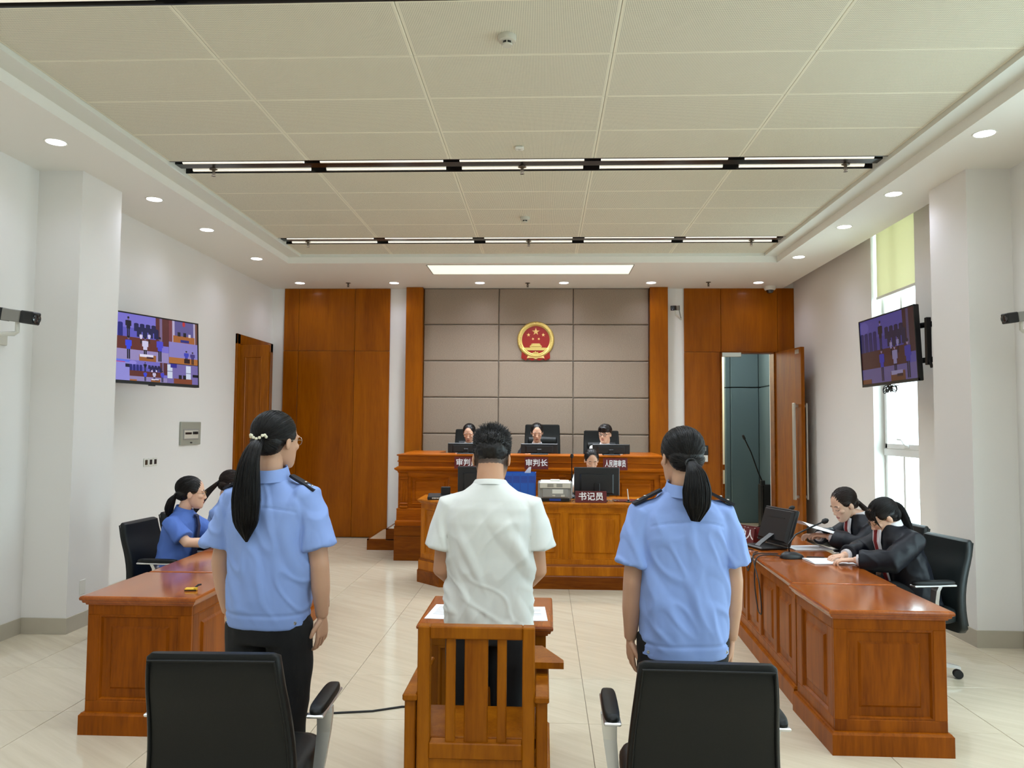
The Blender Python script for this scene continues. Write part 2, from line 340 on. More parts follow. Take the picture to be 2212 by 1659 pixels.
# linear lights in black slots
trk_lab = ['recessed black linear ceiling light nearest the back wall', 'recessed black linear ceiling light across the middle of the tray', 'recessed black linear ceiling light at the top edge of the picture', 'recessed black linear ceiling light just behind the camera', 'unseen linear ceiling light farthest behind the camera, added to brighten the standing backs']
for k, (y0, y1) in enumerate(TR):
    t = thing('linear_light', trk_lab[k], 'ceiling light', ((GX0+GX1)/2, (y0+y1)/2, ZG), 0, 'linear ceiling lights')
    h = (y1-y0)/2; L = (GX1-GX0)/2
    m = MB(); m.box(-L, L, -h, -h+0.012, 0, 0.10); m.box(-L, L, h-0.012, h, 0, 0.10); m.box(-L, L, -h, h, 0.10, 0.11); m.box(-L, L, -0.055, 0.055, 0.012, 0.10)
    ob('housing', m, 'black_metal', t)
    l = area('linear_lamp', (0, 0, 0.008), (0, 0, 0), 2*L-0.1, 2*h-0.06, TRACK_W if k < 3 else 1.15*TRACK_W, (0.82, 0.93, 1.06)); l.data.spread = math.radians(125 if k < 3 else 150); l.parent = t
    for sy in (-1, 1):
        yc = sy*0.095
        ob('reflector', MB().loft([[(-L, yc+sy*a, z), (L, yc+sy*a, z), (L, yc+sy*a+0.001, z+0.001), (-L, yc+sy*a+0.001, z+0.001)] for a, z in ((-0.035, 0.03), (-0.012, 0.07), (0.02, 0.08), (0.04, 0.05))]), 'steel', t)
        x = -L+0.02; n = 5; d = (2*L-0.04)/n
        for i in range(n): ob('tube_lamp', MB().tube([(x+d*i+0.07, yc, 0.016), (x+d*(i+1)-0.07, yc, 0.016)], 0.018, 8), 'track_strip', t, True)
# walls
def wall_x(name, x0, x1, ops, label, z1=4.05):
    m = MB(); y = YR-0.2
    for a, b, za, zb in sorted(ops):
        m.box(x0, x1, y, a, 0, z1)
        if za > 0: m.box(x0, x1, a, b, 0, za)
        if zb < z1: m.box(x0, x1, a, b, zb, z1)
        y = b
    m.box(x0, x1, y, YB+0.2, 0, z1)
    return struct(name, m, 'wall_paint', label, 'wall')
WZ0 = 0.45; WZ1 = 3.98
wall_left = wall_x('wall_left', XL-0.2, XL, [(10.16, 11.30, 0, 2.76)], 'white painted wall on the left with television and open wooden door')
wall_right = wall_x('wall_right', XR, XR+0.22, [(a, b, WZ0, WZ1) for a, b in WIN_Y], 'white painted window wall on the right')
wall_rear = struct('wall_rear', MB().box(XL-0.2, XR+0.3, YR-0.2, YR, 0, 4.0), 'wall_paint', 'white wall behind the camera', 'wall')
m = MB(); m.box(XL-0.2, 2.613, YB, YB+0.2, 0, 4.05); m.box(2.613, 3.385, YB, YB+0.2, 2.795, 4.05); m.box(3.385, XR+0.3, YB, YB+0.2, 0, 4.05)
wall_back = struct('wall_back', m, 'wall_paint', 'back wall of wood veneer and beige fabric panels behind the bench', 'wall')
ob('column', MB().box(XL-0.05, -3.80, 6.0, 6.58, 0, ZC), 'wall_paint', wall_left)
ob('column', MB().box(3.345, XR+0.05, 6.12, 6.70, 0, ZC), 'wall_paint', wall_right)
ob('wall_plate', MB().box(-3.802, -3.795, 6.16, 6.24, 0.27, 0.39, 0.004), 'white_plastic', wall_left)
bb = MB(); bb.box(XL, XL+0.012, YR, 5.987, 0, 0.125); bb.box(XL, -3.788, 5.988, 5.9995, 0, 0.125); bb.box(-3.7995, -3.788, 6.0, 6.58, 0, 0.125); bb.box(XL, -3.788, 6.5805, 6.592, 0, 0.125); bb.box(XL, XL+0.012, 6.593, 10.06, 0, 0.125)
struct('baseboard_left', bb, 'base_stone', 'grey beige stone skirting along the left wall and column', 'baseboard')
bb = MB(); bb.box(XR-0.012, XR, YR, 6.107, 0, 0.13); bb.box(3.333, XR, 6.108, 6.1195, 0, 0.13); bb.box(3.333, 3.3445, 6.12, 6.70, 0, 0.13); bb.box(3.333, XR, 6.7005, 6.712, 0, 0.13); bb.box(XR-0.012, XR, 6.713, YB, 0, 0.13)
struct('baseboard_right', bb, 'base_stone', 'grey beige stone skirting along the right wall and column', 'baseboard')
# veneer panels on the back wall
def vp(x0, x1, z0, z1, y=11.385, mat='wall_wood', nm='wood_panel'):
    return ob(nm, MB().box(x0+0.002, x1-0.002, y, YB+0.002, z0+0.002, z1-0.002, 0.003), mat, wall_back)
for x0, x1 in ((-3.976, -3.749), (-3.749, -2.886), (-2.886, -2.348)):
    vp(x0, x1, 0, 2.796); vp(x0, x1, 2.796, ZC)
vp(2.072, 2.613, 0, 2.796); vp(2.072, 2.613, 2.796, ZC); vp(2.613, 3.445, 2.796, ZC); vp(3.445, XR, 2.796, ZC); vp(3.445, XR, 0, 2.796)
vp(-2.085, -1.831, 0.42, ZC, 11.27); vp(1.549, 1.817, 0.42, ZC, 11.27)
zs = [0.42, 1.012, 1.555, 2.100, 2.648, 3.198, ZC]; xs = [-1.831, -0.693, 0.422, 1.549]
for a, b in zip(zs[:-1], zs[1:]):
    for p, q in zip(xs[:-1], xs[1:]):
        pm = MB().loft([[(sx, y, sz) for sx, sz in ((p+e, a+e), (q-e, a+e), (q-e, b-e), (p+e, b-e))] for e, y in ((0.003, YB+0.002), (0.003, 11.385), (0.010, 11.370), (0.02, 11.365))])
        ob('fabric_panel', pm, 'wall_fabric', wall_back)
# corridor behind the right door
cor = struct('trim_1', MB().box(2.1, 2.2, YB+0.2, 14.9, 0, 4.0).box(4.8, 4.9, YB+0.2, 14.9, 0, 4.0).box(2.1, 4.9, 14.8, 14.9, 0, 4.0).box(2.1, 4.9, YB+0.2, 14.9, 3.6, 3.7), 'wall_paint', 'small corridor seen through the open door on the right', 'corridor')
def tp(b, s=None): ob('acoustic_panel', b, 'teal_panel', cor)
tp(MB().box(3.225, 3.31, 13.74, 13.84, 0.0, 2.38, 0.01)); tp(MB().box(3.225, 3.31, 13.74, 13.84, 2.395, 3.6, 0.01))
ob('panel_backing', MB().box(3.23, 3.9, 13.83, 13.86, 0, 3.6).box(3.88, 3.92, 11.7, 13.85, 0, 3.6), 'black_plastic', cor)
tp(MB().box(3.313, 3.80, 13.70, 13.80, 0.0, 2.38, 0.01)); tp(MB().box(3.313, 3.80, 13.70, 13.80, 2.395, 3.6, 0.01))
tp(MB().box(3.80, 3.9, 11.7, 13.70, 0.0, 2.38, 0.01)); tp(MB().box(3.80, 3.9, 11.7, 13.70, 2.395, 3.6, 0.01))
ob('lit_wall', MB().box(2.3, 4.6, 14.7, 14.75, 0.0, 3.6), 'corridor_cream', cor)
ob('rail', MB().box(2.3, 4.2, 14.5, 14.55, 0.88, 0.98).box(2.3, 4.2, 14.5, 14.55, 0.2, 0.62), 'plinth_wood', cor)
area('corridor_end_fill', (3.0, 14.2, 3.55), (0, 0, 0), 1.2, 0.3, 60, (1, 0.96, 0.82))  # unseen fill light added to brighten the cream end wall
area('corridor_fill', (3.2, 12.6, 3.5), (0, 0, 0), 0.8, 0.8, 24, (1, 0.99, 0.96))  # fill light without a fixture, added to lift the teal panels
# doors
d1 = thing('door_1', 'wooden door on the left wall with small leaf standing open', 'door', (XL, 10.1, 0)); d1['kind'] = 'structure'
m = MB(); m.box(-0.1, 0.03, -0.04, 0.06, 0, 2.9, 0.006); m.box(-0.1, 0.03, 1.2, 1.30, 0, 2.9, 0.006); m.box(-0.1, 0.03, -0.04, 1.30, 2.76, 2.90, 0.006)
ob('door_frame', m, 'door_wood', d1)
ob('door_leaf', MB().box(-0.16, -0.11, 0.06, 1.2, 0.01, 2.76), 'door_wood', d1)
def face_panel(root, o, u, n, a0, a1, b0, b1, mat, prof=((0.0, -0.002), (0.010, -0.001), (0.018, -0.014), (0.062, -0.014), (0.074, -0.003), (0.09, -0.002)), nm='panel', k=1.0):
    o, u, n = Vector(o), Vector(u), Vector(n); Zv = Vector((0, 0, 1)); rings = [[(a0, b0, -0.02), (a1, b0, -0.02), (a1, b1, -0.02), (a0, b1, -0.02)]]
    for e, cdp in prof:
        e *= k; rings.append([(a0+e, b0+e, cdp), (a1-e, b0+e, cdp), (a1-e, b1-e, cdp), (a0+e, b1-e, cdp)])
    return ob(nm, MB().loft([[o+u*a+Zv*b+n*cc for a, b, cc in r] for r in rings]), mat, root)
def face_bar(root, o, u, n, a0, a1, b0, b1, mat, nm, c0=-0.02, c1=0.0, bv=0.002):
    o, u, n = Vector(o), Vector(u), Vector(n); Zv = Vector((0, 0, 1))
    m = MB().box(a0, a1, c0, c1, b0, b1, bv); m.v = [tuple(o+u*a+n*cc+Zv*b) for a, cc, b in m.v]
    return ob(nm, m, mat, root)
lf = MB().box(0.0, 0.42, 0.06, 0.105, 0.012, 2.755, 0.003); leaf = ob('door_leaf', lf, 'door_wood', d1)
for b0, b1 in ((0.15, 0.95), (1.1, 2.6)): face_panel(leaf, (0, 0.062, 0), (1, 0, 0), (0, -1, 0), 0.09, 0.33, b0, b1, 'door_wood', ((0.0, 0.006), (0.012, 0.012), (0.022, 0.0), (0.05, 0.0), (0.062, 0.006)))
d2 = thing('door_2', 'tall flush wooden door standing open at the right of the back wall', 'door', (3.42, 11.36, 0)); d2['kind'] = 'structure'
ob('door_frame', MB().box(-0.82, -0.80, 0.0, 0.20, 0, 2.79).box(-0.045, -0.02, 0.0, 0.2, 0, 2.79).box(-0.82, -0.02, 0.0, 0.2, 2.78, 2.796), 'plinth_wood', d2)
lm = MB().box(0, 0.86, -0.025, 0.025, 0.012, 2.785, 0.003); lo = ob('door_leaf', lm, 'door_wood', d2); lo.rotation_euler = (0, 0, math.radians(-84))
for s in (-1, 1):
    hm = MB()
    for zz in (0.74, 1.98): hm.box(0.735, 0.775, s*0.025 if s > 0 else -0.085, 0.085 if s > 0 else -0.025, zz-0.02, zz+0.02, 0.003)
    hm.box(0.725, 0.785, s*0.085-0.014, s*0.085+0.014, 0.70, 2.02, 0.004); ob('door_handle', hm, 'steel', lo)
ob('door_closer', MB().box(-0.80, -0.52, -0.015, 0.03, 2.72, 2.785, 0.004), 'steel', d2)
ob('strike_plate', MB().box(0.68, 0.80, -0.029, -0.024, 2.70, 2.76, 0.002), 'steel', lo)
# windows
win_lab = ['tall narrow window with half drawn cream roller blind beside the wall television', 'tall window in the right wall nearer the camera', 'unseen tall window in the right wall, added for more daylight']
for k, (a, b) in enumerate(WIN_Y):
    w = thing('window_%d' % (k+1), win_lab[k], 'window', (XR+0.12, a, 0)); w['kind'] = 'structure'; L = b-a
    fr = MB(); fr.box(0, 0.06, 0, 0.05, WZ0, WZ1, 0.004); fr.box(0, 0.06, L-0.05, L, WZ0, WZ1, 0.004); fr.box(0, 0.06, 0, L, WZ0, WZ0+0.05, 0.004); fr.box(0, 0.06, 0, L, WZ1-0.05, WZ1, 0.004)
    ob('window_frame', fr, 'frame_white', w)
    ob('transom', MB().box(-0.015, 0.06, 0.0, L, 1.38, 1.46, 0.004), 'frame_white', w); ob('transom', MB().box(0, 0.06, 0.0, L, 2.86, 2.92, 0.004), 'frame_white', w)
    for z0, z1 in ((WZ0, 1.38), (2.92, WZ1)): ob('mullion', MB().box(0.01, 0.05, L*0.56, L*0.56+0.045, z0, z1), 'frame_white', w)
    sash = MB(); sash.box(-0.02, 0.03, 0.05, 0.10, 1.46, 2.86, 0.004); sash.box(-0.02, 0.03, L-0.10, L-0.05, 1.46, 2.86, 0.004); sash.box(-0.02, 0.03, 0.05, L-0.05, 1.46, 1.515, 0.004); sash.box(-0.02, 0.03, 0.05, L-0.05, 2.80, 2.86, 0.004)
    s = ob('sash', sash, 'frame_white', w)
    ob('handle', MB().box(-0.035, -0.02, L*0.45-0.05, L*0.45+0.05, 1.475, 1.505, 0.004).tube([(-0.03, L*0.45, 1.50), (-0.06, L*0.45, 1.53), (-0.065, L*0.45+0.02, 1.56), (-0.065, L*0.45+0.12, 1.565)], 0.011, 8), 'frame_white', s, True)
    for z0, z1 in ((WZ0+0.04, 1.39), (1.5, 2.82), (2.91, WZ1-0.04)): ob('pane', MB().box(0.022, 0.026, 0.04, L-0.04, z0, z1), 'window_glass', w)
    ob('window_sill', MB().box(-0.13, 0.0, 0, L, WZ0-0.03, WZ0+0.006, 0.004), 'base_stone', w)
    bl = thing('roller_blind', ['cream roller blind half lowered over the window by the television', 'cream roller blind on the window nearer the camera', 'cream roller blind on the unseen window added for daylight'][k], 'blind', (XR+0.05, a, 0))
    ob('fabric', MB().box(0, 0.003, 0.03, L-0.03, 3.15 if k == 0 else 3.3, 3.93), 'blind_fabric', bl)
    ob('roller', MB().tube([(0, 0.02, 3.93), (0, L-0.02, 3.93)], 0.03, 12), 'white_plastic', bl, True); ob('bottom_bar', MB().box(-0.008, 0.01, 0.025, L-0.025, 3.125 if k == 0 else 3.28, 3.155 if k == 0 else 3.31, 0.003), 'white_plastic', bl)
    ob('pull_cord', MB().tube([(-0.02, 0.06, 3.9), (-0.02, 0.06, 0.95), (-0.03, 0.08, 0.85), (-0.02, 0.11, 0.95)], 0.003, 5), 'white_plastic', bl)
# ------------------------------------------------------------------ ceiling fittings
dl = [(-3.62, y) for y in (5.376, 6.80, 7.90, 9.31)]+[(3.075, y) for y in (5.376, 6.77, 7.88, 9.29)]+[(x, 10.94) for x in (-3.598, -2.205, -0.949, 0.27, 1.523, 3.047)]
dl_lab = ['round recessed downlight %s' % s for s in ('nearest the camera on the left soffit', 'second from the camera on the left soffit', 'third from the camera on the left soffit', 'farthest on the left soffit before the back row',
   'nearest the camera on the right soffit', 'second from the camera on the right soffit', 'third from the camera on the right soffit', 'farthest on the right soffit before the back row',
   'in the back row above the left veneer panels', 'in the back row above the left white strip', 'in the back row left of the emblem', 'in the back row right of the emblem', 'in the back row above the right wooden column', 'in the back row above the right door')]
dl += [(-3.62, y) for y in (3.9, 2.4, 0.9)]+[(3.075, y) for y in (3.9, 2.4, 0.9)]; dl_lab += ['round recessed downlight %s the camera' % q for q in ('on the left soffit just before', 'on the left soffit beside', 'on the left soffit behind', 'on the right soffit just before', 'on the right soffit beside', 'on the right soffit behind')]
dring = MB().lathe([(0.055, 0.012), (0.062, 0.0), (0.078, -0.004), (0.082, 0.002), (0.082, 0.02)], seg=28).mesh('ring'); ddisc = MB().lathe([(0.001, -0.0035), (0.0655, -0.0025), (0.0655, 0.01), (0.001, 0.01)], seg=24).mesh('lamp_face')
for m_ in (dring, ddisc): m_.materials.append(MATS['white_plastic' if m_ is dring else 'down_emit'])
for (x, y), lb in zip(dl, dl_lab):
    t = thing('downlight', lb, 'downlight', (x, y, ZC), 0, 'recessed downlights'); link('trim_ring', dring, None, t, None, True, 40); link('lamp_face', ddisc, None, t)
    d = bpy.data.lights.new('downlight_lamp', 'SPOT'); d.energy = DOWN_W; d.spot_size = math.radians(150); d.spot_blend = 1.0; d.shadow_soft_size = 0.06; d.color = (0.82, 0.87, 1.08)
    o = bpy.data.objects.new('downlight_lamp', d); COL.objects.link(o); o.parent = t; o.location = (0, 0, -0.02)
t = thing('light_panel', 'long rectangular glowing ceiling panel above the judges', 'ceiling light', (-0.2, 10.0, ZC))
ob('diffuser', MB().box(-1.33, 1.33, -0.295, 0.295, -0.002, 0.006), 'panel_emit', t); ob('frame', MB().box(-1.342, -1.33, -0.305, 0.305, -0.004, 0.01).box(1.33, 1.342, -0.305, 0.305, -0.004, 0.01).box(-1.342, 1.342, -0.307, -0.295, -0.004, 0.01).box(-1.342, 1.342, 0.295, 0.307, -0.004, 0.01), 'grey_plastic', t)
l = area('panel_lamp', (0, 0, -0.006), (0, 0, 0), 2.6, 0.56, 22*PANEL_E, (0.86, 0.95, 1.05)); l.data.spread = math.radians(140); l.parent = t
def sprinkler(x, y, z, lb):
    t = thing('sprinkler', lb, 'sprinkler', (x, y, z), 0, 'ceiling sprinklers')
    ob('escutcheon', MB().lathe([(0.036, 0), (0.034, -0.006), (0.014, -0.01), (0.012, -0.02)], seg=16), 'bronze', t, True)
    ob('stem', MB().lathe([(0.009, -0.006), (0.009, -0.03), (0.006, -0.03), (0.006, -0.055)], seg=10).tube([(0.008, 0, -0.022), (0.014, 0, -0.04), (0.004, 0, -0.058)], 0.003, 6).tube([(-0.008, 0, -0.022), (-0.014, 0, -0.04), (-0.004, 0, -0.058)], 0.003, 6), 'bronze', t)
    ob('deflector', MB().lathe([(0.004, -0.056), (0.017, -0.058), (0.018, -0.06), (0.004, -0.06)], seg=14), 'bronze', t)
for (x, y), lb in zip(((-2.879, 10.93), (-0.254, 10.95), (2.331, 10.9)), ('above the left veneer panels', 'above the emblem', 'above the right veneer panels')): sprinkler(x, y, ZC, 'small bronze sprinkler head on the soffit '+lb)
for (x, y), lb in zip(((-2.87, 6.36), (-0.2, 6.36), (2.50, 6.36)), ('left end', 'middle', 'right end')): sprinkler(x, y, ZG+0.012, 'small sprinkler head hanging under the middle linear light at its '+lb)
for (x, y), lb in zip(((-2.86, 8.97), (-0.2, 8.97), (2.42, 8.97)), ('left end', 'middle', 'right end')): sprinkler(x, y, ZG+0.012, 'small sprinkler head hanging under the far linear light at its '+lb)
for (x, y), lb in zip(((-0.22, 4.16), (-0.215, 7.88)), ('round cream smoke detector on the ceiling near the top of the picture', 'round cream smoke detector on the ceiling between the two linear lights')):
    t = thing('smoke_detector', lb, 'smoke detector', (x, y, ZG), 0, 'ceiling smoke detectors')
    ob('base', MB().lathe([(0.052, 0), (0.052, -0.014), (0.048, -0.03), (0.034, -0.034), (0.03, -0.034)], seg=28), 'cream_plastic', t, True)
    ob('cap', MB().lathe([(0.030, -0.048), (0.027, -0.056), (0.01, -0.058)], seg=24), 'cream_plastic', t, True); ob('chamber', MB().lathe([(0.027, -0.032), (0.027, -0.05)], seg=20), 'black_plastic', t)
    for q in range(6): ob('rib', MB().box(-0.003, 0.003, 0.026, 0.030, -0.05, -0.032).tf(Matrix.Rotation(q*PI/3, 4, 'Z')), 'cream_plastic', t)
t = thing('ceiling_sensor', 'small square white sensor on the ceiling before the middle linear light', 'sensor', (-0.207, 5.86, ZG))
ob('body', MB().box(-0.035, 0.035, -0.035, 0.035, -0.022, 0, 0.01), 'white_plastic', t); ob('lens', MB().lathe([(0.012, -0.02), (0.01, -0.027), (0.002, -0.028)], seg=12), 'cream_plastic', t)
# ------------------------------------------------------------------ furniture: panelled desks
def rect_ring(x0, x1, y0, y1, e, z): return [(x0-e, y0-e, z), (x1+e, y0-e, z), (x1+e, y1+e, z), (x0-e, y1+e, z)]
TOPP = ((-0.006, -0.052), (0.004, -0.050), (0.006, -0.042), (0.016, -0.038), (0.020, -0.026), (0.028, -0.022), (0.030, -0.012), (0.026, -0.003), (0.018, 0.0))
def desk(name, label, loc, rz, x0, x1, y0, y1, h, faces, group=None, mat='desk_wood', top='top_wood', pl=0.115, plm=None, knee=None):
    """faces: dict side -> number of panels (W = -x side, E = +x side, S = -y side, N = +y side)"""
    t = thing(name, label, 'desk', loc, rz, group); I = 0.034
    bx0, bx1, by0, by1 = x0+I, x1-I, y0+I, y1-I
    if knee:
        fx0, fx1 = (bx0+0.02, bx0+0.06) if knee == 'E' else (bx1-0.06, bx1-0.02)
        ob('carcass', MB().box(fx0, fx1, by0+0.02, by1-0.02, 0, h-0.045), mat, t)
        for ya in (by0+0.02, by1-0.06): ob('end_board', MB().box(bx0+0.061 if knee == 'E' else bx0+0.02, bx1-0.02 if knee == 'E' else bx1-0.061, ya, ya+0.04, 0, h-0.045), mat, t)
        px0, px1 = (bx0, bx0+0.05) if knee == 'E' else (bx1-0.05, bx1)
    else:
        ob('carcass', MB().box(bx0+0.02, bx1-0.02, by0+0.02, by1-0.02, 0, h-0.045), mat, t); px0, px1 = bx0, bx1
    ob('top', MB().loft([rect_ring(x0+0.03, x1-0.03, y0+0.03, y1-0.03, e, h+z) for e, z in TOPP]), top, t)
    ob('plinth', MB().loft([rect_ring(px0, px1, by0, by1, e, z) for e, z in ((0.022, 0), (0.022, pl-0.012), (0.016, pl-0.006), (0.012, pl), (0.0, pl+0.002))]), plm or mat, t)
    fr = {'S': ((bx0, by0, 0), (1, 0, 0), (0, -1, 0), bx1-bx0), 'N': ((bx0, by1, 0), (1, 0, 0), (0, 1, 0), bx1-bx0), 'W': ((bx0, by0+0.0205, 0), (0, 1, 0), (-1, 0, 0), by1-by0-0.041), 'E': ((bx1, by0+0.0205, 0), (0, 1, 0), (1, 0, 0), by1-by0-0.041)}
    for sd in 'SNWE':
        if sd == knee: continue
        o, u, n, Wd = fr[sd]; nc = faces.get(sd, 1); zt = h-0.05; rb, rt, st = 0.06, 0.055, 0.065
        face_bar(t, o, u, n, 0, Wd, pl, pl+rb, mat, 'rail'); face_bar(t, o, u, n, 0, Wd, zt-rt, zt, mat, 'rail')
        cw = (Wd-st*(nc+1))/nc
        for k in range(nc+1): face_bar(t, o, u, n, k*(cw+st), k*(cw+st)+st, pl+rb, zt-rt, mat, 'stile')
        for k in range(nc): face_panel(t, o, u, n, st+k*(cw+st), st+k*(cw+st)+cw, pl+rb, zt-rt, mat)
    return t
RA = math.radians(-2.2); LA = math.radians(1.6)
RB = (1.475, 4.065, 0); LB = (-1.875, 4.085, 0)
deskRn = desk('panelled_desk', 'near unit of the panelled wooden desk on the right', RB, 0, 0.0, 0.64, 0, 0.655, 0.74, {'W': 1}, 'panelled side desks')
deskRf = desk('panelled_desk', 'long panelled wooden desk on the right where the robed women sit', (1.50, 4.752, 0), RA, 0.0, 0.62, 0, 2.32, 0.742, {'W': 5, 'E': 5}, 'panelled side desks', knee='E')
deskLn = desk('panelled_desk', 'near unit of the panelled wooden desk on the left', LB, 0, -0.645, 0.0, 0, 0.695, 0.74, {'E': 1}, 'panelled side desks')
deskLf = desk('panelled_desk', 'long panelled wooden desk on the left where two women in blue shirts sit', (-1.905, 4.802, 0), LA, -0.60, 0.0, 0, 2.28, 0.742, {'W': 5, 'E': 5}, 'panelled side desks', knee='W')
# ------------------------------------------------------------------ judges' platform and bench
pf = thing('platform', 'low wooden platform under the judges bench', 'platform', (0, 0, 0))
ob('deck', MB().box(-1.86, 1.60, 9.62, 11.26, 0, 0.42), 'plinth_wood', pf); ob('riser_board', MB().box(-1.865, 1.605, 9.48, 9.62, 0.0, 0.30, 0.003), 'plinth_wood', pf); ob('riser_board', MB().box(-1.865, 1.605, 9.48, 9.62, 0.302, 0.426, 0.003), 'plinth_wood', pf)
ob('deck_tile', MB().box(-1.85, 1.59, 9.7, 11.26, 0.42, 0.426), 'floor_tile', pf)
stp = thing('steps', 'two wooden steps up to the left end of the platform', 'steps', (0, 0, 0))
for x0, x1, z in ((-2.38, -2.125, 0.145), (-2.125, -1.87, 0.285)):
    ob('riser', MB().box(x0, x1 if z > 0.2 else -1.87, 10.25, 11.26, 0.0 if z < 0.2 else 0.147, z-0.012, 0.002), 'plinth_wood', stp); ob('tread', MB().box(x0+0.025, x1, 10.275, 11.25, z-0.012, z), 'floor_tile', stp)
    ob('nosing', MB().box(x0, x0+0.025, 10.25, 11.26, z-0.012, z+0.002).box(x0, x1, 10.25, 10.275, z-0.012, z+0.002), 'plinth_wood', stp)
ben = thing('judges_bench', 'long carved wooden judges bench on the platform', 'bench', (-0.165, 9.48, 0.428)); BW = 1.66
ob('carcass', MB().box(-BW+0.02, BW-0.02, 0.06, 0.11, 0, 0.86), 'bench_wood', ben)
for q in (-1, 1): ob('end_board', MB().box(q*(BW-0.04)-0.02, q*(BW-0.04)+0.02, 0.111, 0.60, 0, 0.655), 'bench_wood', ben)
ob('plinth', MB().loft([rect_ring(-BW, BW, 0.03, 0.12, e, z) for e, z in ((0.03, 0), (0.03, 0.055), (0.024, 0.065), (0.016, 0.07), (0.014, 0.20), (0.02, 0.208), (0.008, 0.216))]), 'bench_wood', ben)
ob('ledge', MB().loft([rect_ring(-BW, BW, 0.03, 0.60, e, z) for e, z in ((0.0, 0.655), (0.006, 0.66), (0.01, 0.675), (0.03, 0.69), (0.045, 0.70), (0.045, 0.718), (0.03, 0.722), (0.012, 0.735))]), 'bench_wood', ben)
ob('upper_board', MB().loft([rect_ring(-BW, BW, 0.03, 0.60, e, z) for e, z in ((0.0, 0.73), (0.0, 0.79), (0.012, 0.795), (0.012, 0.805), (0.002, 0.81), (0.002, 0.865), (0.02, 0.87), (0.02, 0.884), (0.0, 0.888))]), 'bench_wood', ben)
bo, bu, bn = (-BW, 0.035, 0), (1, 0, 0), (0, -1, 0)
pil = [0.03, 1.28, 2.00, 3.25]
face_bar(ben, bo, bu, bn, 0, 2*BW, 0.20, 0.26, 'bench_wood', 'rail'); face_bar(ben, bo, bu, bn, 0, 2*BW, 0.61, 0.66, 'bench_wood', 'rail')
pan = [(0.16, 0.64), (0.74, 1.22), (1.42, 1.94), (2.14, 2.60), (2.72, 3.19)]
ed = [0.0]+[v for p in pan for v in p]+[2*BW]
for k in range(0, len(ed), 2): face_bar(ben, bo, bu, bn, ed[k], ed[k+1], 0.26, 0.61, 'bench_wood', 'stile')
for a, b in pan: face_panel(ben, bo, bu, bn, a, b, 0.26, 0.61, 'bench_wood', ((0.0, 0.002), (0.008, 0.010), (0.018, -0.010), (0.05, -0.012), (0.062, 0.0), (0.075, 0.001)))
for a in pil:
    p = face_bar(ben, bo, bu, bn, a, a+0.09, 0.216, 0.655, 'bench_wood', 'pilaster', 0.0, 0.014)
    for q in range(4): face_bar(p, bo, bu, bn, a+0.014+q*0.0175, a+0.025+q*0.0175, 0.30, 0.56, 'bench_wood', 'flute', 0.012, 0.021, 0.004)
    for z0, z1 in ((0.57, 0.60), (0.61, 0.65), (0.218, 0.25), (0.258, 0.285)): face_bar(p, bo, bu, bn, a-0.006, a+0.096, z0, z1, 'bench_wood', 'capital', 0.0, 0.028, 0.008)
ob('side_shelf', MB().box(-BW-0.02, -BW+0.42, 0.60, 1.4, 0.86, 0.89, 0.004), 'bench_wood', ben); ob('side_shelf', MB().box(BW-0.42, BW+0.02, 0.60, 1.4, 0.86, 0.89, 0.004), 'bench_wood', ben)
# ------------------------------------------------------------------ clerk's desk with chamfered corners
ck = thing('clerk_desk', 'panelled wooden clerk desk with chamfered corners before the bench', 'desk', (-0.10, 8.0, 0)); CH = 0.885
def chring(e, z): 
    X, Y, D, c = 1.235+e, -e, 0.72+e, 0.275
    return [(-X+c, Y, z), (X-c, Y, z), (X, Y+c, z), (X, D, z), (-X, D, z), (-X, Y+c, z)]
def chstrip(e, z, w=0.06):
    o_ = chring(e, z); i_ = chring(e-w, z); return [o_[4], o_[5], o_[0], o_[1], o_[2], o_[3], (i_[3][0], o_[3][1], z), i_[2], i_[1], i_[0], i_[5], (i_[4][0], o_[4][1], z)]
ob('carcass', MB().loft([chstrip(-0.02, 0), chstrip(-0.02, CH-0.04)]), 'clerk_wood', ck)
ob('top', MB().loft([chring(e*1.2, CH+z) for e, z in TOPP]), 'clerk_wood', ck)
ob('plinth', MB().loft([chstrip(e, z, 0.1) for e, z in ((0.03, 0), (0.03, 0.125), (0.022, 0.135), (0.016, 0.14), (0.016, 0.235), (0.006, 0.25))]), 'plinth_wood', ck)
ob('base_board', MB().loft([chstrip(e, z, 0.1) for e, z in ((0.02, 0.138), (0.02, 0.225), (0.012, 0.236), (0.0, 0.24))]), 'clerk_wood', ck)
cs = math.sqrt(0.5)
for o, u, n, Wd, nc in (((-0.96, 0, 0), (1, 0, 0), (0, -1, 0), 1.92, 3), ((-1.235, 0.275, 0), (cs, -cs, 0), (-cs, -cs, 0), 0.389, 1), ((0.96, 0, 0), (cs, cs, 0), (cs, -cs, 0), 0.389, 1)):
    face_bar(ck, o, u, n, 0, Wd, 0.24, 0.30, 'clerk_wood', 'rail'); face_bar(ck, o, u, n, 0, Wd, 0.785, 0.84, 'clerk_wood', 'rail'); st = 0.06; cw = (Wd-st*(nc+1))/nc
    for k in range(nc+1): face_bar(ck, o, u, n, k*(cw+st), k*(cw+st)+st, 0.30, 0.785, 'clerk_wood', 'stile')
    for k in range(nc): face_panel(ck, o, u, n, st+k*(cw+st), st+k*(cw+st)+cw, 0.30, 0.785, 'clerk_wood')
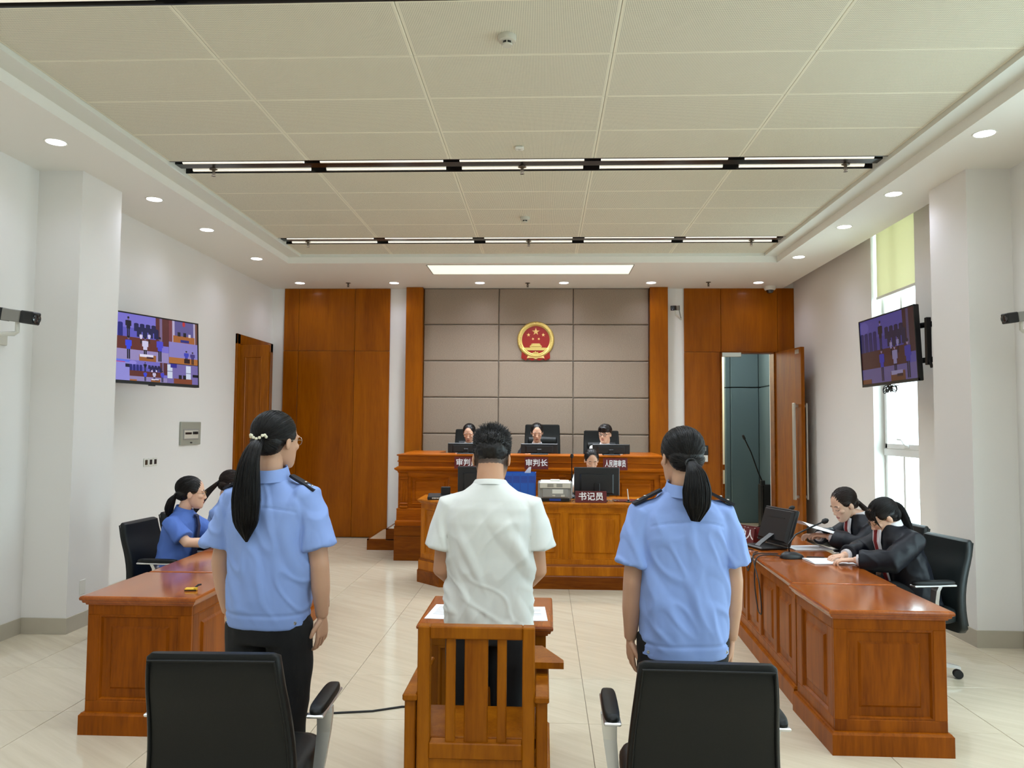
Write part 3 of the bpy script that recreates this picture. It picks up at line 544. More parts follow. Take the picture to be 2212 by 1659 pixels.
# ------------------------------------------------------------------ office chairs
def sring(cx, cy, z, rx, ry, n=2.6, seg=28, tilt=0.0):
    out = []
    for k in range(seg):
        a = 2*PI*k/seg; c, s_ = math.cos(a), math.sin(a)
        x = rx*math.copysign(abs(c)**(2/n), c); y = ry*math.copysign(abs(s_)**(2/n), s_)
        out.append((cx+x, cy+y, z+tilt*y))
    return out
def office_chair(label, loc, rz, high=False, mat='leather'):
    t = thing('executive_chair' if high else 'office_chair', label, 'chair', loc, rz, 'black leather swivel chairs')
    zt = 1.22 if high else 0.935; w0, w1 = (0.25, 0.245) if high else (0.258, 0.216)
    rings = []; nn = 18; zb = 0.40 if high else 0.33
    for i in range(nn+1):
        q = i/nn; z = zb+(zt-zb)*q
        cy = -0.235+0.028*math.sin(PI*min(1, q*1.25))-0.085*q*q
        wd = w0+(w1-w0)*q+0.006*math.sin(PI*q); th = 0.036-0.008*q; e = 1.0
        if i == 0: e = 0.86
        if i == nn: e = 0.93; th *= 0.5
        if i == nn-1: z = zt-0.012; e = 0.985
        rings.append(sring(0, cy, z, wd*e, th, 5.5, 36))
    ob('backrest', MB().loft(rings), mat, t, True, 50)
    pth = []
    def bk(q, sx, off): 
        z = zb+(zt-zb)*q; cy = -0.235+0.028*math.sin(PI*min(1, q*1.25))-0.085*q*q
        return (sx*(w0+(w1-w0)*q+0.006*math.sin(PI*q))*0.94, cy-(0.036-0.008*q)*0.94, z)
    pth = [bk(q/12, -1, 0) for q in range(1, 12)]+[bk(0.965, sx/6, 0) for sx in range(-6, 7)]+[bk(q/12, 1, 0) for q in range(11, 0, -1)]
    ob('piping', MB().tube(pth, 0.0045, 6), mat, t, True)
    if not high: ob('seam', MB().tube([(-0.19, -0.252, 0.52), (-0.1, -0.256, 0.475), (0, -0.257, 0.46), (0.1, -0.256, 0.475), (0.19, -0.252, 0.52)], 0.003, 5), mat, t, True)
    else:
        for z in (0.98, 0.80): ob('cushion_roll', MB().loft([sring(x, -0.215-0.06*((z-0.4)/0.8)**2, z, 0.001, 0.001) if 0 else [(x, -0.235-0.07*((z-0.4)/0.8)**2+0.05*r*math.cos(a), z+0.085*r*math.sin(a)) for a in [2*PI*k/14 for k in range(14)]] for x, r in ((-0.215, 0.4), (-0.19, 0.9), (0, 1), (0.19, 0.9), (0.215, 0.4))]), mat, t, True)
    ob('seat', MB().loft([sring(0, 0.0, z, 0.245*e, 0.235*e, 5, 36, -0.03) for z, e in ((0.392, 0.93), (0.40, 0.985), (0.43, 1.0), (0.462, 1.0), (0.48, 0.96), (0.486, 0.85))]), mat, t, True, 50)
    for sx in (-1, 1):
        fr = MB(); X = sx*0.285
        fr.loft([[(X+sx*o-w, y0, z), (X+sx*o+w, y0, z), (X+sx*o+w, y0+0.026, z), (X+sx*o-w, y0+0.026, z)] for z, y0, w, o in ((0.38, -0.02, 0.016, -0.02), (0.45, -0.01, 0.020, -0.012), (0.56, 0.0, 0.024, 0.0), (0.63, -0.005, 0.028, 0.004), (0.657, -0.02, 0.030, 0.004))])
        fr.box(X-0.03, X+0.03, -0.13, 0.17, 0.655, 0.667, 0.004)
        fr.box(min(X, sx*0.2), max(X, sx*0.2), -0.05, 0.01, 0.378, 0.392, 0.003)
        a = ob('armrest', fr, 'chrome', t)
        ob('arm_pad', MB().loft([sring(X, 0.02, z, 0.029*e, 0.152*e, 4, 24) for z, e in ((0.667, 0.97), (0.678, 1.0), (0.688, 0.95), (0.692, 0.8))]), 'leather', a, True, 50)
    ob('gas_column', MB().lathe([(0.03, 0.10), (0.03, 0.26), (0.018, 0.26), (0.018, 0.37), (0.10, 0.375), (0.10, 0.392)], seg=18), 'chrome', t, True, 40)
    for k in range(5):
        a = 2*PI*k/5+0.55; d = Vector((math.cos(a), math.sin(a), 0)); p = Vector((-d.y, d.x, 0))
        lg = MB().loft([[d*r+p*w+Vector((0, 0, z0)), d*r-p*w+Vector((0, 0, z0)), d*r-p*w*0.8+Vector((0, 0, z1)), d*r+p*w*0.8+Vector((0, 0, z1))] for r, w, z0, z1 in ((0.0, 0.028, 0.085, 0.125), (0.12, 0.024, 0.08, 0.115), (0.28, 0.018, 0.07, 0.09), (0.315, 0.016, 0.062, 0.08))])
        leg = ob('base_leg', lg, 'chrome', t)
        cs_ = MB(); c0 = d*0.30
        for s_ in (-1, 1):
            q = c0+p*(0.013*s_); w = MB().lathe([(0.012, -0.008), (0.029, -0.007), (0.030, 0.0), (0.029, 0.007), (0.012, 0.008)], seg=16, axis=0); w.tf(Matrix.Translation((q.x, q.y, 0.030)) @ Matrix.Rotation(math.atan2(p.y, p.x), 4, 'Z')); cs_.merge(w)
        cs_.tube([(c0.x, c0.y, 0.03), (c0.x, c0.y, 0.07)], 0.009, 8); ob('caster', cs_, 'rubber', leg, True, 50)
    return t
chL = office_chair('black leather office chair in the left foreground seen from behind', (-1.085, 2.80, 0), math.radians(2))
chR = dup(chL, (0.525, 2.80, 0), math.radians(-1), 'black leather office chair in the right foreground seen from behind')
dup(chL, (-2.81, 5.78, 0), math.radians(-94), 'black office chair at the left desk of the woman with a dark tie')
dup(chL, (-2.88, 6.50, 0), math.radians(-90), 'black office chair at the left desk of the half hidden woman')
c1 = office_chair('greenish black office chair at the right desk nearer the camera', (2.50, 5.42, 0), math.radians(101), False, 'leather_green')
dup(c1, (2.58, 6.16, 0), math.radians(97), 'greenish black office chair at the right desk farther from the camera')
jc = office_chair('high black leather chair of the middle judge', (-0.03, 10.52, 0.426), PI, True)
jc.scale = (1.0, 1.0, 1.045)
dup(jc, (-1.02, 10.52, 0.426), PI, 'high black leather chair of the left judge').scale = (1, 1, 0.985)
dup(jc, (0.80, 10.52, 0.426), PI, 'high black leather chair of the man in white on the bench').scale = (1, 1, 0.98)
dup(chL, (0.55, 9.12, 0.15), PI, 'black office chair hidden behind the clerk desk').scale = (1, 1, 1.0)
tag(ob('clerk_dais', MB().box(0.1, 0.84, 8.79, 9.45, 0, 0.15, 0.004), 'plinth_wood'), 'low wooden dais under the clerk chair behind the clerk desk', 'dais')
# ------------------------------------------------------------------ dock: slatted chair and table
dk = thing('dock_chair', 'heavy wooden slatted chair behind the man in the white T-shirt', 'chair', (-0.24, 2.75, 0)); M_ = 'dock_wood'
for sx in (-1, 1):
    ob('post', MB().box(sx*0.1875-0.022, sx*0.1875+0.022, 0, 0.05, 0.0, 0.962, 0.004), M_, dk)
    ob('slat', MB().box(sx*0.092-0.017, sx*0.092+0.017, 0.012, 0.035, 0.55, 0.93, 0.003), M_, dk)
    sd = ob('side_panel', MB().box(sx*0.235-0.02, sx*0.235+0.02, 0.01, 0.40, 0.0, 0.70, 0.004), M_, dk)
    ob('armrest', MB().box(sx*0.235-0.026, sx*0.235+0.026, -0.005, 0.44, 0.70, 0.725, 0.005), M_, dk)
ob('slat', MB().box(-0.042, 0.042, 0.012, 0.035, 0.55, 0.93, 0.003), M_, dk)
ob('top_rail', MB().box(-0.166, 0.166, 0, 0.05, 0.918, 0.962, 0.004), M_, dk); ob('bottom_rail', MB().box(-0.166, 0.166, 0, 0.05, 0.50, 0.556, 0.004), M_, dk)
ob('back_board', MB().box(-0.20, 0.20, 0.01, 0.04, 0.05, 0.50, 0.003), M_, dk); ob('seat', MB().box(-0.214, 0.214, 0.05, 0.36, 0.52, 0.56, 0.004), M_, dk)
ob('flap', MB().prism([(0.19, 0.46), (0.235, 0.46), (0.318, 0.27), (0.318, 0.235), (0.19, 0.235)], 0.748, 0.772, 2), M_, dk)
dt = desk('dock_table', 'small wooden table in front of the man in the white T-shirt', (-0.265, 3.56, 0), 0, -0.325, 0.31, 0, 0.60, 0.76, {}, None, 'dock_wood', 'top_wood')
def paper(label, x, y, z, w, l, rz, lines=True, n=1):
    t = thing('paper', label, 'paper', (x, y, z), rz); ob('sheet', MB().box(-w/2, w/2, -l/2, l/2, 0, 0.0012*n), 'paper', t)
    if lines:
        tx = MB()
        for k in range(7): tx.box(-w*0.38, w*(0.38 if k % 3 else 0.2), l*0.36-k*l*0.09-0.003, l*0.36-k*l*0.09+0.001, 0.0012*n, 0.0012*n+0.0002)
        ob('print', tx, 'ink', t)
    return t
paper('white printed sheet at the left of the dock table', -0.455, 3.80, 0.7605, 0.21, 0.29, -0.06); paper('white printed sheet at the right of the dock table', -0.092, 3.79, 0.7605, 0.21, 0.28, 0.05)
tag(ob('floor_cable', MB().tube([(-1.95, 4.40, 0.006), (-1.6, 4.42, 0.006), (-1.25, 4.47, 0.006), (-1.0, 4.52, 0.006), (-0.84, 4.60, 0.006), (-0.60, 4.62, 0.006)], 0.006, 6), 'rubber', None, True), 'thin black cable lying on the floor left of the dock table', 'cable')
# ------------------------------------------------------------------ televisions
def tv(label, corner, ux, up, w, h, shapes):
    """corner = top left of the screen as seen, ux right along the screen, up its upward direction"""
    ux = Vector(ux).normalized(); up = Vector(up).normalized(); nn = ux.cross(up)
    Mx = Matrix((ux, up, nn)).transposed().to_4x4(); Mx.translation = Vector(corner)
    t = thing('television', label, 'television'); t.matrix_world = Mx
    ob('body', MB().box(0, w, -h, 0, -0.045, -0.004, 0.006), 'black_plastic', t)
    b = 0.012; ob('bezel', MB().box(0, w, -b, 0, -0.01, 0.004).box(0, w, -h, -h+0.028, -0.01, 0.004).box(0, b, -h, 0, -0.01, 0.004).box(w-b, w, -h, 0, -0.01, 0.004), 'black_plastic', t)
    ob('logo_tab', MB().box(w/2-0.04, w/2+0.04, -h-0.012, -h+0.01, -0.008, 0.002, 0.002), 'dark_plastic', t)
    m = MB(); cols = []
    W_, H_ = w-2*b, h-b-0.028
    for k, (poly, cc) in enumerate(shapes):
        z = -0.0035+k*0.000022; n0 = len(m.v); m.v.extend([(b+u*W_, -b-v*H_, z) for u, v in poly]); m.f.append(tuple(range(n0, n0+len(poly)))); cols.append(srgb(*cc))
    me = m.mesh('screen', False); at = me.color_attributes.new('Col', 'FLOAT_COLOR', 'CORNER'); i = 0
    for f, cc in zip(m.f, cols):
        for _ in f: at.data[i].color = cc; i += 1
    link('screen', me, 'tv_picture', t); return t
def R_(u0, v0, u1, v1, c): return ([(u0, v1), (u1, v1), (u1, v0), (u0, v0)], c)
def E_(u, v, ru, rv, c): return ([(u+ru*math.cos(2*PI*k/12), v-rv*math.sin(2*PI*k/12)) for k in range(12)], c)
def fig(u, v, s, c, leg=(14, 12, 30), a=0.58):
    """standing figure, feet at v, height s"""
    return [R_(u-0.075*s*a, v-0.45*s, u-0.01*s*a, v, leg), R_(u+0.01*s*a, v-0.45*s, u+0.075*s*a, v, leg), R_(u-0.10*s*a, v-0.82*s, u+0.10*s*a, v-0.42*s, c), R_(u-0.155*s*a, v-0.81*s, u-0.10*s*a, v-0.56*s, c), R_(u+0.10*s*a, v-0.81*s, u+0.155*s*a, v-0.56*s, c),
            E_(u, v-0.91*s, 0.055*s*a, 0.075*s, (120, 100, 130)), E_(u, v-0.95*s, 0.058*s*a, 0.05*s, (16, 14, 26))]
def seats(u0, v0, n, du, s, c): 
    o = []
    for k in range(n): o += [R_(u0+k*du, v0, u0+k*du+0.8*du, v0+s, c), E_(u0+k*du+0.4*du, v0, 0.4*du, 0.02, c)]
    return o
def hall(d=1.0):
    f = lambda *c: (int(c[0]*d*(0.86 if d < 0.9 else 1)), int(c[1]*d*(0.84 if d < 0.9 else 1)), int(c[2]*d))
    s = [R_(0, 0, 1, 1, f(120, 112, 205)), R_(0, 0.30, 1, 0.52, f(95, 90, 190)), R_(0.80, 0, 1, 0.62, f(88, 42, 46)), R_(0.86, 0, 0.9, 0.6, f(120, 100, 140)), R_(0, 0.50, 0.84, 0.78, f(98, 44, 40)), R_(0, 0.77, 1, 1, f(150, 138, 190)),
         E_(0.08, 0.12, 0.1, 0.1, f(150, 140, 230))]
    s += seats(0.0, 0.22, 4, 0.085, 0.28, f(28, 34, 120)) + seats(0.48, 0.2, 4, 0.085, 0.16, f(26, 26, 80)) + seats(0.52, 0.28, 4, 0.085, 0.2, f(24, 24, 76))
    s += fig(0.40, 0.52, 0.46, f(22, 18, 34), f(20, 16, 30)) + fig(0.58, 0.62, 0.24, f(215, 205, 235)) + fig(0.70, 0.60, 0.24, f(205, 200, 235))
    s += fig(0.40, 0.98, 0.50, f(52, 70, 225)) + fig(0.64, 0.96, 0.50, f(205, 200, 232)) + fig(0.86, 0.98, 0.56, f(72, 70, 205))
    s += [R_(0.55, 0.86, 0.80, 1.0, f(150, 92, 46)), R_(0.56, 0.85, 0.76, 0.91, f(225, 220, 240)), R_(0.66, 0.90, 0.76, 0.94, f(60, 20, 40)), R_(0, 0.93, 0.18, 1.0, f(170, 100, 40))]
    return s
def sub(sh, u0, v0, u1, v1):
    cl = lambda q: min(1, max(0, q)); return [([(u0+cl(u)*(u1-u0), v0+cl(v)*(v1-v0)) for u, v in p], c) for p, c in sh]
judge = [R_(0, 0, 1, 1, (96, 88, 150)), R_(0, 0, 0.12, 1, (120, 60, 70)), R_(0.12, 0, 0.2, 1, (190, 180, 215)), R_(0.86, 0, 0.92, 1, (190, 180, 215)), R_(0.92, 0, 1, 1, (110, 70, 60)), R_(0.15, 0.68, 0.9, 1, (168, 100, 48)), E_(0.52, 0.1, 0.05, 0.12, (190, 50, 60)), R_(0.3, 0.5, 0.4, 0.7, (16, 14, 30)), R_(0.5, 0.5, 0.6, 0.7, (16, 14, 30)), R_(0.68, 0.55, 0.76, 0.7, (220, 210, 225)), R_(0.4, 0.85, 0.7, 0.98, (40, 44, 130))]
pros = [R_(0, 0, 1, 1, (142, 134, 205)), R_(0, 0.72, 1, 1, (178, 112, 56))]+fig(0.6, 0.95, 0.6, (60, 68, 190), a=0.9)+fig(0.82, 0.98, 0.6, (70, 60, 130), a=0.9)+[R_(0.52, 0.74, 0.72, 0.95, (40, 16, 22))]
doc = [R_(0, 0, 1, 1, (150, 146, 225)), R_(0, 0, 1, 0.12, (100, 120, 240)), R_(0, 0.1, 0.85, 0.14, (190, 60, 130)), R_(0.05, 0.28, 0.46, 0.7, (190, 190, 235)), R_(0.09, 0.36, 0.40, 0.58, (18, 16, 40)), R_(0.86, 0.2, 1, 0.36, (20, 18, 50))]
lawy = [R_(0, 0, 1, 1, (120, 108, 175)), R_(0.0, 0.05, 0.16, 0.75, (215, 225, 245)), R_(0.6, 0.05, 0.76, 0.75, (215, 225, 245)), R_(0.0, 0.38, 0.16, 0.41, (90, 90, 140)), R_(0.6, 0.42, 0.76, 0.45, (90, 90, 140)), R_(0.1, 0.0, 0.3, 0.2, (44, 40, 150)), R_(0.2, 0.74, 0.8, 1, (130, 66, 40)), R_(0.36, 0.55, 0.46, 0.76, (20, 18, 30)), R_(0.5, 0.55, 0.6, 0.76, (20, 18, 30)), R_(0.82, 0.48, 1, 0.62, (14, 12, 24))]
mixL = sub(hall(1.05), 0, 0, 0.68, 0.69)+sub(judge, 0.68, 0, 1, 0.34)+sub(pros, 0.68, 0.34, 1, 0.68)+sub(doc, 0, 0.69, 0.28, 1)+sub(hall(1.0), 0.28, 0.69, 0.66, 1)+sub(lawy, 0.66, 0.69, 1, 1)
du = Vector((0.343, 0.939, 0)).normalized()
tvl_c = Vector((-3.64, 7.80, 2.727))-du*1.19
tv('wall television on the left showing a grid of courtroom camera pictures', tvl_c, du, Vector((0, 0, 1))+Vector((-0.05, 0.02, 0)), 1.19, 0.675, mixL)
m = MB(); m.box(-4.169, -4.13, 7.2, 7.6, 2.25, 2.6, 0.01); m.tube([(-4.14, 7.4, 2.42), (-3.95, 7.36, 2.42)], 0.03, 8); tag(ob('television_bracket', m, 'black_metal'), 'black wall bracket behind the left television', 'bracket')
tv('wall television on the right showing three people standing in a dim blue courtroom', (3.30, 8.12, 2.795), (0.0, -1, 0), (-0.045, 0.0, 1), 1.20, 0.69, hall(0.62))
br = thing('television_mount', 'black articulated wall mount holding the right television', 'bracket', (0, 0, 0))
ob('wall_plate', MB().box(3.66, 3.70, 6.95, 7.2, 2.2, 2.7, 0.006), 'black_metal', br); ob('arm', MB().tube([(3.67, 7.06, 2.62), (3.50, 6.86, 2.62), (3.40, 7.2, 2.62)], (0.028, 0.028, 0.028), 6), 'black_metal', br); ob('arm', MB().tube([(3.67, 7.06, 2.30), (3.50, 6.86, 2.30), (3.41, 7.2, 2.30)], 0.028, 6), 'black_metal', br)
ob('post', MB().box(3.47, 3.53, 6.83, 6.89, 2.2, 2.68, 0.004), 'black_metal', br); ob('post', MB().box(3.347, 3.39, 6.80, 6.84, 2.24, 2.66, 0.004), 'black_metal', br); ob('strut', MB().tube([(3.365, 6.83, 2.36), (3.375, 6.78, 2.22), (3.50, 6.86, 2.24)], 0.014, 6), 'black_metal', br)
ob('strut', MB().tube([(3.50, 6.86, 2.22), (3.67, 7.0, 2.36)], 0.018, 6), 'black_metal', br)
pts = [(3.36, 7.55+0.16*math.sin(a*1.0)*math.cos(a*0.13), 2.055+0.03*math.sin(2*a+0.4)+0.004*a*0.2) for a in [k*0.35 for k in range(72)]]
tag(ob('coiled_cable', MB().tube([(3.36, 7.5, 2.09)]+pts+[(3.36, 7.38, 2.09)], 0.005, 5), 'rubber', None, True), 'bundle of black cable hanging under the right television', 'cable')
# ------------------------------------------------------------------ emblem on the fabric wall
em = thing('wall_emblem', 'round red and gold emblem with five stars on the beige wall', 'emblem', (-0.137, 11.362, 2.965)); ES = 0.277
def em_y(mb, y0, y1=None): return mb
def poly_part(nm, poly, y0, y1, mat, par=em, bev=0.0):
    m = MB(); rr = [[(a*ES, y0, b*ES) for a, b in poly], [(a*ES, -abs(y1)+bev, b*ES) for a, b in poly]]
    if bev:
        ca, cb = sum(a for a, _ in poly)/len(poly), sum(b for _, b in poly)/len(poly); rr.append([((ca+(a-ca)*0.8)*ES, -abs(y1), (cb+(b-cb)*0.8)*ES) for a, b in poly])
    return ob(nm, m.loft(rr), mat, par)
ob('drape', MB().loft([[(a*ES, y, b*ES) for a, b in ((-0.72, -0.45), (-0.78, -0.98), (-0.52, -1.12), (-0.45, -1.02), (-0.2, -1.12), (0.0, -1.06), (0.2, -1.12), (0.45, -1.02), (0.52, -1.12), (0.78, -0.98), (0.72, -0.45))] for y in (-0.001, -0.022)]), 'emblem_red', em)
for a in (-0.66, -0.58, 0.58, 0.66): poly_part('fold', [(a-0.02, -0.62), (a-0.03, -1.0), (a+0.02, -1.03), (a+0.02, -0.62)], -0.02, 0.03, 'emblem_red')
ob('field', MB().lathe([(0.80*ES, -0.002), (0.80*ES, -0.018), (0.02, -0.02)], seg=48, axis=1), 'emblem_red', em)
wr = MB().lathe([(0.99*ES, -0.001), (1.0*ES, -0.02), (0.93*ES, -0.038), (0.84*ES, -0.036), (0.75*ES, -0.024), (0.75*ES, -0.012)], seg=96, axis=1)
ob('wreath', wr, 'gold', em, True, 60)
for k in range(44):
    a = PI*1.32*(k/43)-PI*0.16
    for r, s_ in ((0.93, 0.5), (0.83, -0.5)):
        c_ = Vector((math.cos(a)*r*ES, -0.036, math.sin(a)*r*ES)); ob('grain', MB().ell(c_, (0.016, 0.006, 0.006), 8, 5, Matrix.Rotation(-(a+PI/2+s_*(1 if math.cos(a) > 0 else -1)), 4, 'Y').to_3x3()), 'gold', em, True)
def star(x, z, r, rot, nm='star'):
    o = []; rg = []
    for k in range(10):
        q = r if k % 2 == 0 else r*0.40; a = rot+PI/2+k*PI/5; rg.append((x+q*math.cos(a), z+q*math.sin(a)))
    m = MB(); n = 10; m.v = [(a*ES, -0.018, b*ES) for a, b in rg]+[(x*ES, -0.018-0.035*r, z*ES)]+[(a*ES, -0.015, b*ES) for a, b in rg]; m.f = [(k, (k+1) % n, n) for k in range(n)]+[(k, (k+1) % n, n+1+(k+1) % n, n+1+k) for k in range(n)]; return ob(nm, m, 'gold_pale', em)
star(0, 0.44, 0.24, 0); star(-0.39, 0.27, 0.13, 0.0); star(0.40, 0.27, 0.13, 0.0); star(-0.15, 0.05, 0.13, 0.3); star(0.16, 0.05, 0.13, -0.3)
poly_part('gate_base', [(-0.60, -0.57), (0.60, -0.57), (0.60, -0.51), (-0.60, -0.51)], -0.01, 0.03, 'gold'); poly_part('gate_wall', [(-0.60, -0.51), (0.60, -0.51), (0.60, -0.42), (0.30, -0.42), (0.30, -0.38), (-0.30, -0.38), (-0.30, -0.42), (-0.60, -0.42)], -0.01, 0.027, 'gold')
poly_part('gate_roof', [(-0.34, -0.38), (0.34, -0.38), (0.30, -0.30), (0.25, -0.27), (0.25, -0.22), (0.20, -0.19), (-0.20, -0.19), (-0.25, -0.22), (-0.25, -0.27), (-0.30, -0.30)], -0.01, 0.034, 'gold', em, 0.01)
rb = MB().tube([(0.72*ES*math.sin(a), -0.028, -0.10*ES-0.72*ES*math.cos(a)) for a in [q*0.1 for q in range(-10, 11)]], [(0.014, 0.01)]*21, 8); ob('ribbon', rb, 'gold', em, True)
gw = []
for k in range(32):
    q = 0.20 if (k//2) % 2 == 0 else 0.16; a = 2*PI*k/32; gw.append((q*math.cos(a), -0.80+q*0.9*math.sin(a)))
poly_part('gear', gw, -0.01, 0.036, 'gold', em, 0.006)
poly_part('knot', [(-0.48, -1.0), (-0.42, -0.86), (-0.15, -0.93), (0, -0.86), (0.15, -0.93), (0.42, -0.86), (0.48, -1.0), (0.15, -0.99), (0, -1.06), (-0.15, -0.99)], -0.01, 0.034, 'gold_pale', em, 0.006)
em.scale = (1, 1, 1)
# ------------------------------------------------------------------ name plates with lettering
def plate(label, txt, x, y, z, w, h, rz=0.0, lean=0.0, ts=0.075, sx=1.0, loc_rot=None):
    t = thing('name_plate', label, 'name plate', (x, y, z), rz, 'dark red name plates')
    ob('board', MB().loft([[(-w/2, -0.006, 0), (w/2, -0.006, 0), (w/2, 0.05, 0), (-w/2, 0.05, 0)], [(-w/2, 0.012, h), (w/2, 0.012, h), (w/2, 0.026, h), (-w/2, 0.026, h)]]), 'plate_red', t)
    me = text_mesh(txt, ts, sx, 0.0015); a = math.atan2(0.018, h)
    me.transform(Matrix.Translation((0.0, 0.0015, h*0.5)) @ Matrix.Rotation(-a, 4, 'X') @ RX90)
    link('lettering', me, 'plate_white', t); return t
plate('dark red plate reading 审判员 on the bench before the left judge', '审判员', -0.955, 9.40, 1.148, 0.31, 0.145, ts=0.092)
plate('dark red plate reading 审判长 on the bench before the middle judge', '审判长', -0.097, 9.40, 1.150, 0.29, 0.145, ts=0.092)
plate('dark red plate reading 人民陪审员 on the bench before the man in white', '人民陪审员', 0.868, 9.40, 1.148, 0.295, 0.145, ts=0.092, sx=0.56)
plate('dark red plate reading 书记员 on the clerk desk', '书记员', 0.487, 8.015, CH+0.001, 0.325, 0.118, ts=0.088)
# ------------------------------------------------------------------ monitors and clerk desk items
def monitor(label, loc, rz, w, h, z0, tilt=0.0, foot=True):
    """screen faces local +y, back faces -y; z0 = height of lower edge over the base"""
    t = thing('monitor', label, 'monitor', loc, rz, 'black computer monitors')
    R_m = Matrix.Translation((0, 0, z0)) @ Matrix.Rotation(tilt, 4, 'X')
    ob('housing', MB().box(-w/2, w/2, -0.014, 0.012, 0, h, 0.006).loft([[(-w*a, y, h*0.5-h*b), (w*a, y, h*0.5-h*b), (w*a, y, h*0.5+h*b*0.6), (-w*a, y, h*0.5+h*b*0.6)] for a, b, y in ((0.38, 0.44, -0.012), (0.34, 0.40, -0.035))]).tf(R_m), 'dark_plastic', t)
    ob('screen', MB().box(-w/2+0.01, w/2-0.01, 0.011, 0.0135, 0.018, h-0.01).tf(R_m), 'screen_off', t)
    ob('vent', MB().box(-w*0.28, w*0.28, -0.0365, -0.034, h*0.60, h*0.612).tf(R_m), 'black_plastic', t)
    if foot:
        ob('stand', MB().box(-0.03, 0.03, -0.05, -0.022, 0.0, z0+h*0.45, 0.004), 'black_plastic', t); ob('foot', MB().box(-0.11, 0.11, -0.12, 0.07, 0.0, 0.012, 0.005), 'black_plastic', t)
    return t
for x, lb in ((-1.005, 'left judge'), (-0.065, 'middle judge'), (0.85, 'man in white')): monitor('black monitor on the bench before the '+lb, (x, 9.80, 1.3165), 0, 0.475, 0.125, 0.012, 0, True)
DZ = CH+0.0005
monitor('large black monitor seen from behind on the clerk desk before the clerk', (0.563, 8.26, DZ), 0, 0.485, 0.30, 0.055)
monitor('black monitor on the clerk desk half hidden behind the man in white', (-0.70, 8.30, DZ), 0.0, 0.48, 0.28, 0.07)
pr_ = thing('printer', 'grey and cream laser printer on the clerk desk', 'printer', (0.115, 8.20, DZ))
ob('body', MB().loft([[(-w, y0, z), (w, y0, z), (w, 0.2, z), (-w, 0.2, z)] for w, y0, z in ((0.165, -0.10, 0.02), (0.17, -0.105, 0.04), (0.172, -0.10, 0.14), (0.165, -0.09, 0.19))]), 'grey_plastic', pr_)
ob('base', MB().box(-0.15, 0.15, -0.108, 0.18, 0.0, 0.035, 0.003), 'black_plastic', pr_); ob('rear_cover', MB().box(-0.135, 0.135, -0.118, -0.09, 0.045, 0.135, 0.004), 'grey_plastic', pr_)
ob('top_cover', MB().loft([[(-w, y0, z), (w, y0, z), (w, 0.19, z), (-w, 0.19, z)] for w, y0, z in ((0.162, -0.122, 0.142), (0.162, -0.124, 0.195), (0.15, -0.10, 0.208))]), 'cream_plastic', pr_)
for z in (0.158, 0.17, 0.182):
    for x in (-0.05, 0.045): ob('vent_slot', MB().box(x-0.032, x+0.032, -0.1255, -0.122, z-0.002, z+0.002), 'black_plastic', pr_)
ob('label_sticker', MB().box(-0.03, 0.085, -0.1195, -0.117, 0.085, 0.128), 'white_plastic', pr_); ob('switch', MB().box(-0.03, 0.0, -0.122, -0.117, 0.055, 0.07, 0.002).box(0.06, 0.1, -0.122, -0.117, 0.05, 0.072, 0.002), 'cream_plastic', pr_)
ob('port_panel', MB().box(-0.06, 0.06, -0.110, -0.107, 0.008, 0.03), 'blue_dark', pr_); ob('paper_tray', MB().box(-0.05, 0.05, -0.02, 0.08, 0.205, 0.222, 0.004), 'white_plastic', pr_)
for sx in (-1, 1): ob('side_cover', MB().box(sx*0.17-0.012, sx*0.17+0.012, -0.112, 0.19, 0.03, 0.20, 0.008), 'grey_plastic', pr_)
fl = thing('file_rack', 'blue plastic file rack on the clerk desk', 'file rack', (-0.255, 8.24, DZ))
ob('box', MB().box(-0.165, 0.165, -0.10, 0.12, 0.0, 0.004).box(-0.165, 0.165, -0.10, -0.095, 0, 0.295).box(-0.165, -0.160, -0.10, 0.12, 0, 0.295).box(0.160, 0.165, -0.10, 0.12, 0, 0.295).box(-0.165, 0.165, 0.115, 0.12, 0, 0.295), 'blue_plastic', fl)
for k in range(4):
    x = -0.123+k*0.082; ob('perforated_plate', MB().box(x-0.033, x+0.033, -0.102, -0.0995, 0.19, 0.262), 'blue_dark', fl)
    ob('groove', MB().box(x+0.0385, x+0.0425, -0.1015, -0.0995, 0.02, 0.285), 'blue_dark', fl)
    gr = MB()
    for q in range(6): gr.box(x-0.03, x+0.03, -0.1035, -0.1015, 0.197+q*0.011, 0.200+q*0.011)
    ob('grid', gr, 'blue_plastic', fl)
tag(ob('paper', MB().loft([[(-0.20, 8.2, DZ+0.2), (-0.155, 8.19, DZ+0.2), (-0.155, 8.192, DZ+0.2), (-0.20, 8.202, DZ+0.2)], [(-0.21, 8.19, DZ+0.30), (-0.145, 8.18, DZ+0.30), (-0.145, 8.182, DZ+0.30), (-0.21, 8.192, DZ+0.30)], [(-0.165, 8.17, DZ+0.355), (-0.14, 8.165, DZ+0.36), (-0.14, 8.167, DZ+0.36), (-0.165, 8.172, DZ+0.355)]]), 'paper'), 'curled white sheet sticking up out of the blue file rack', 'paper')
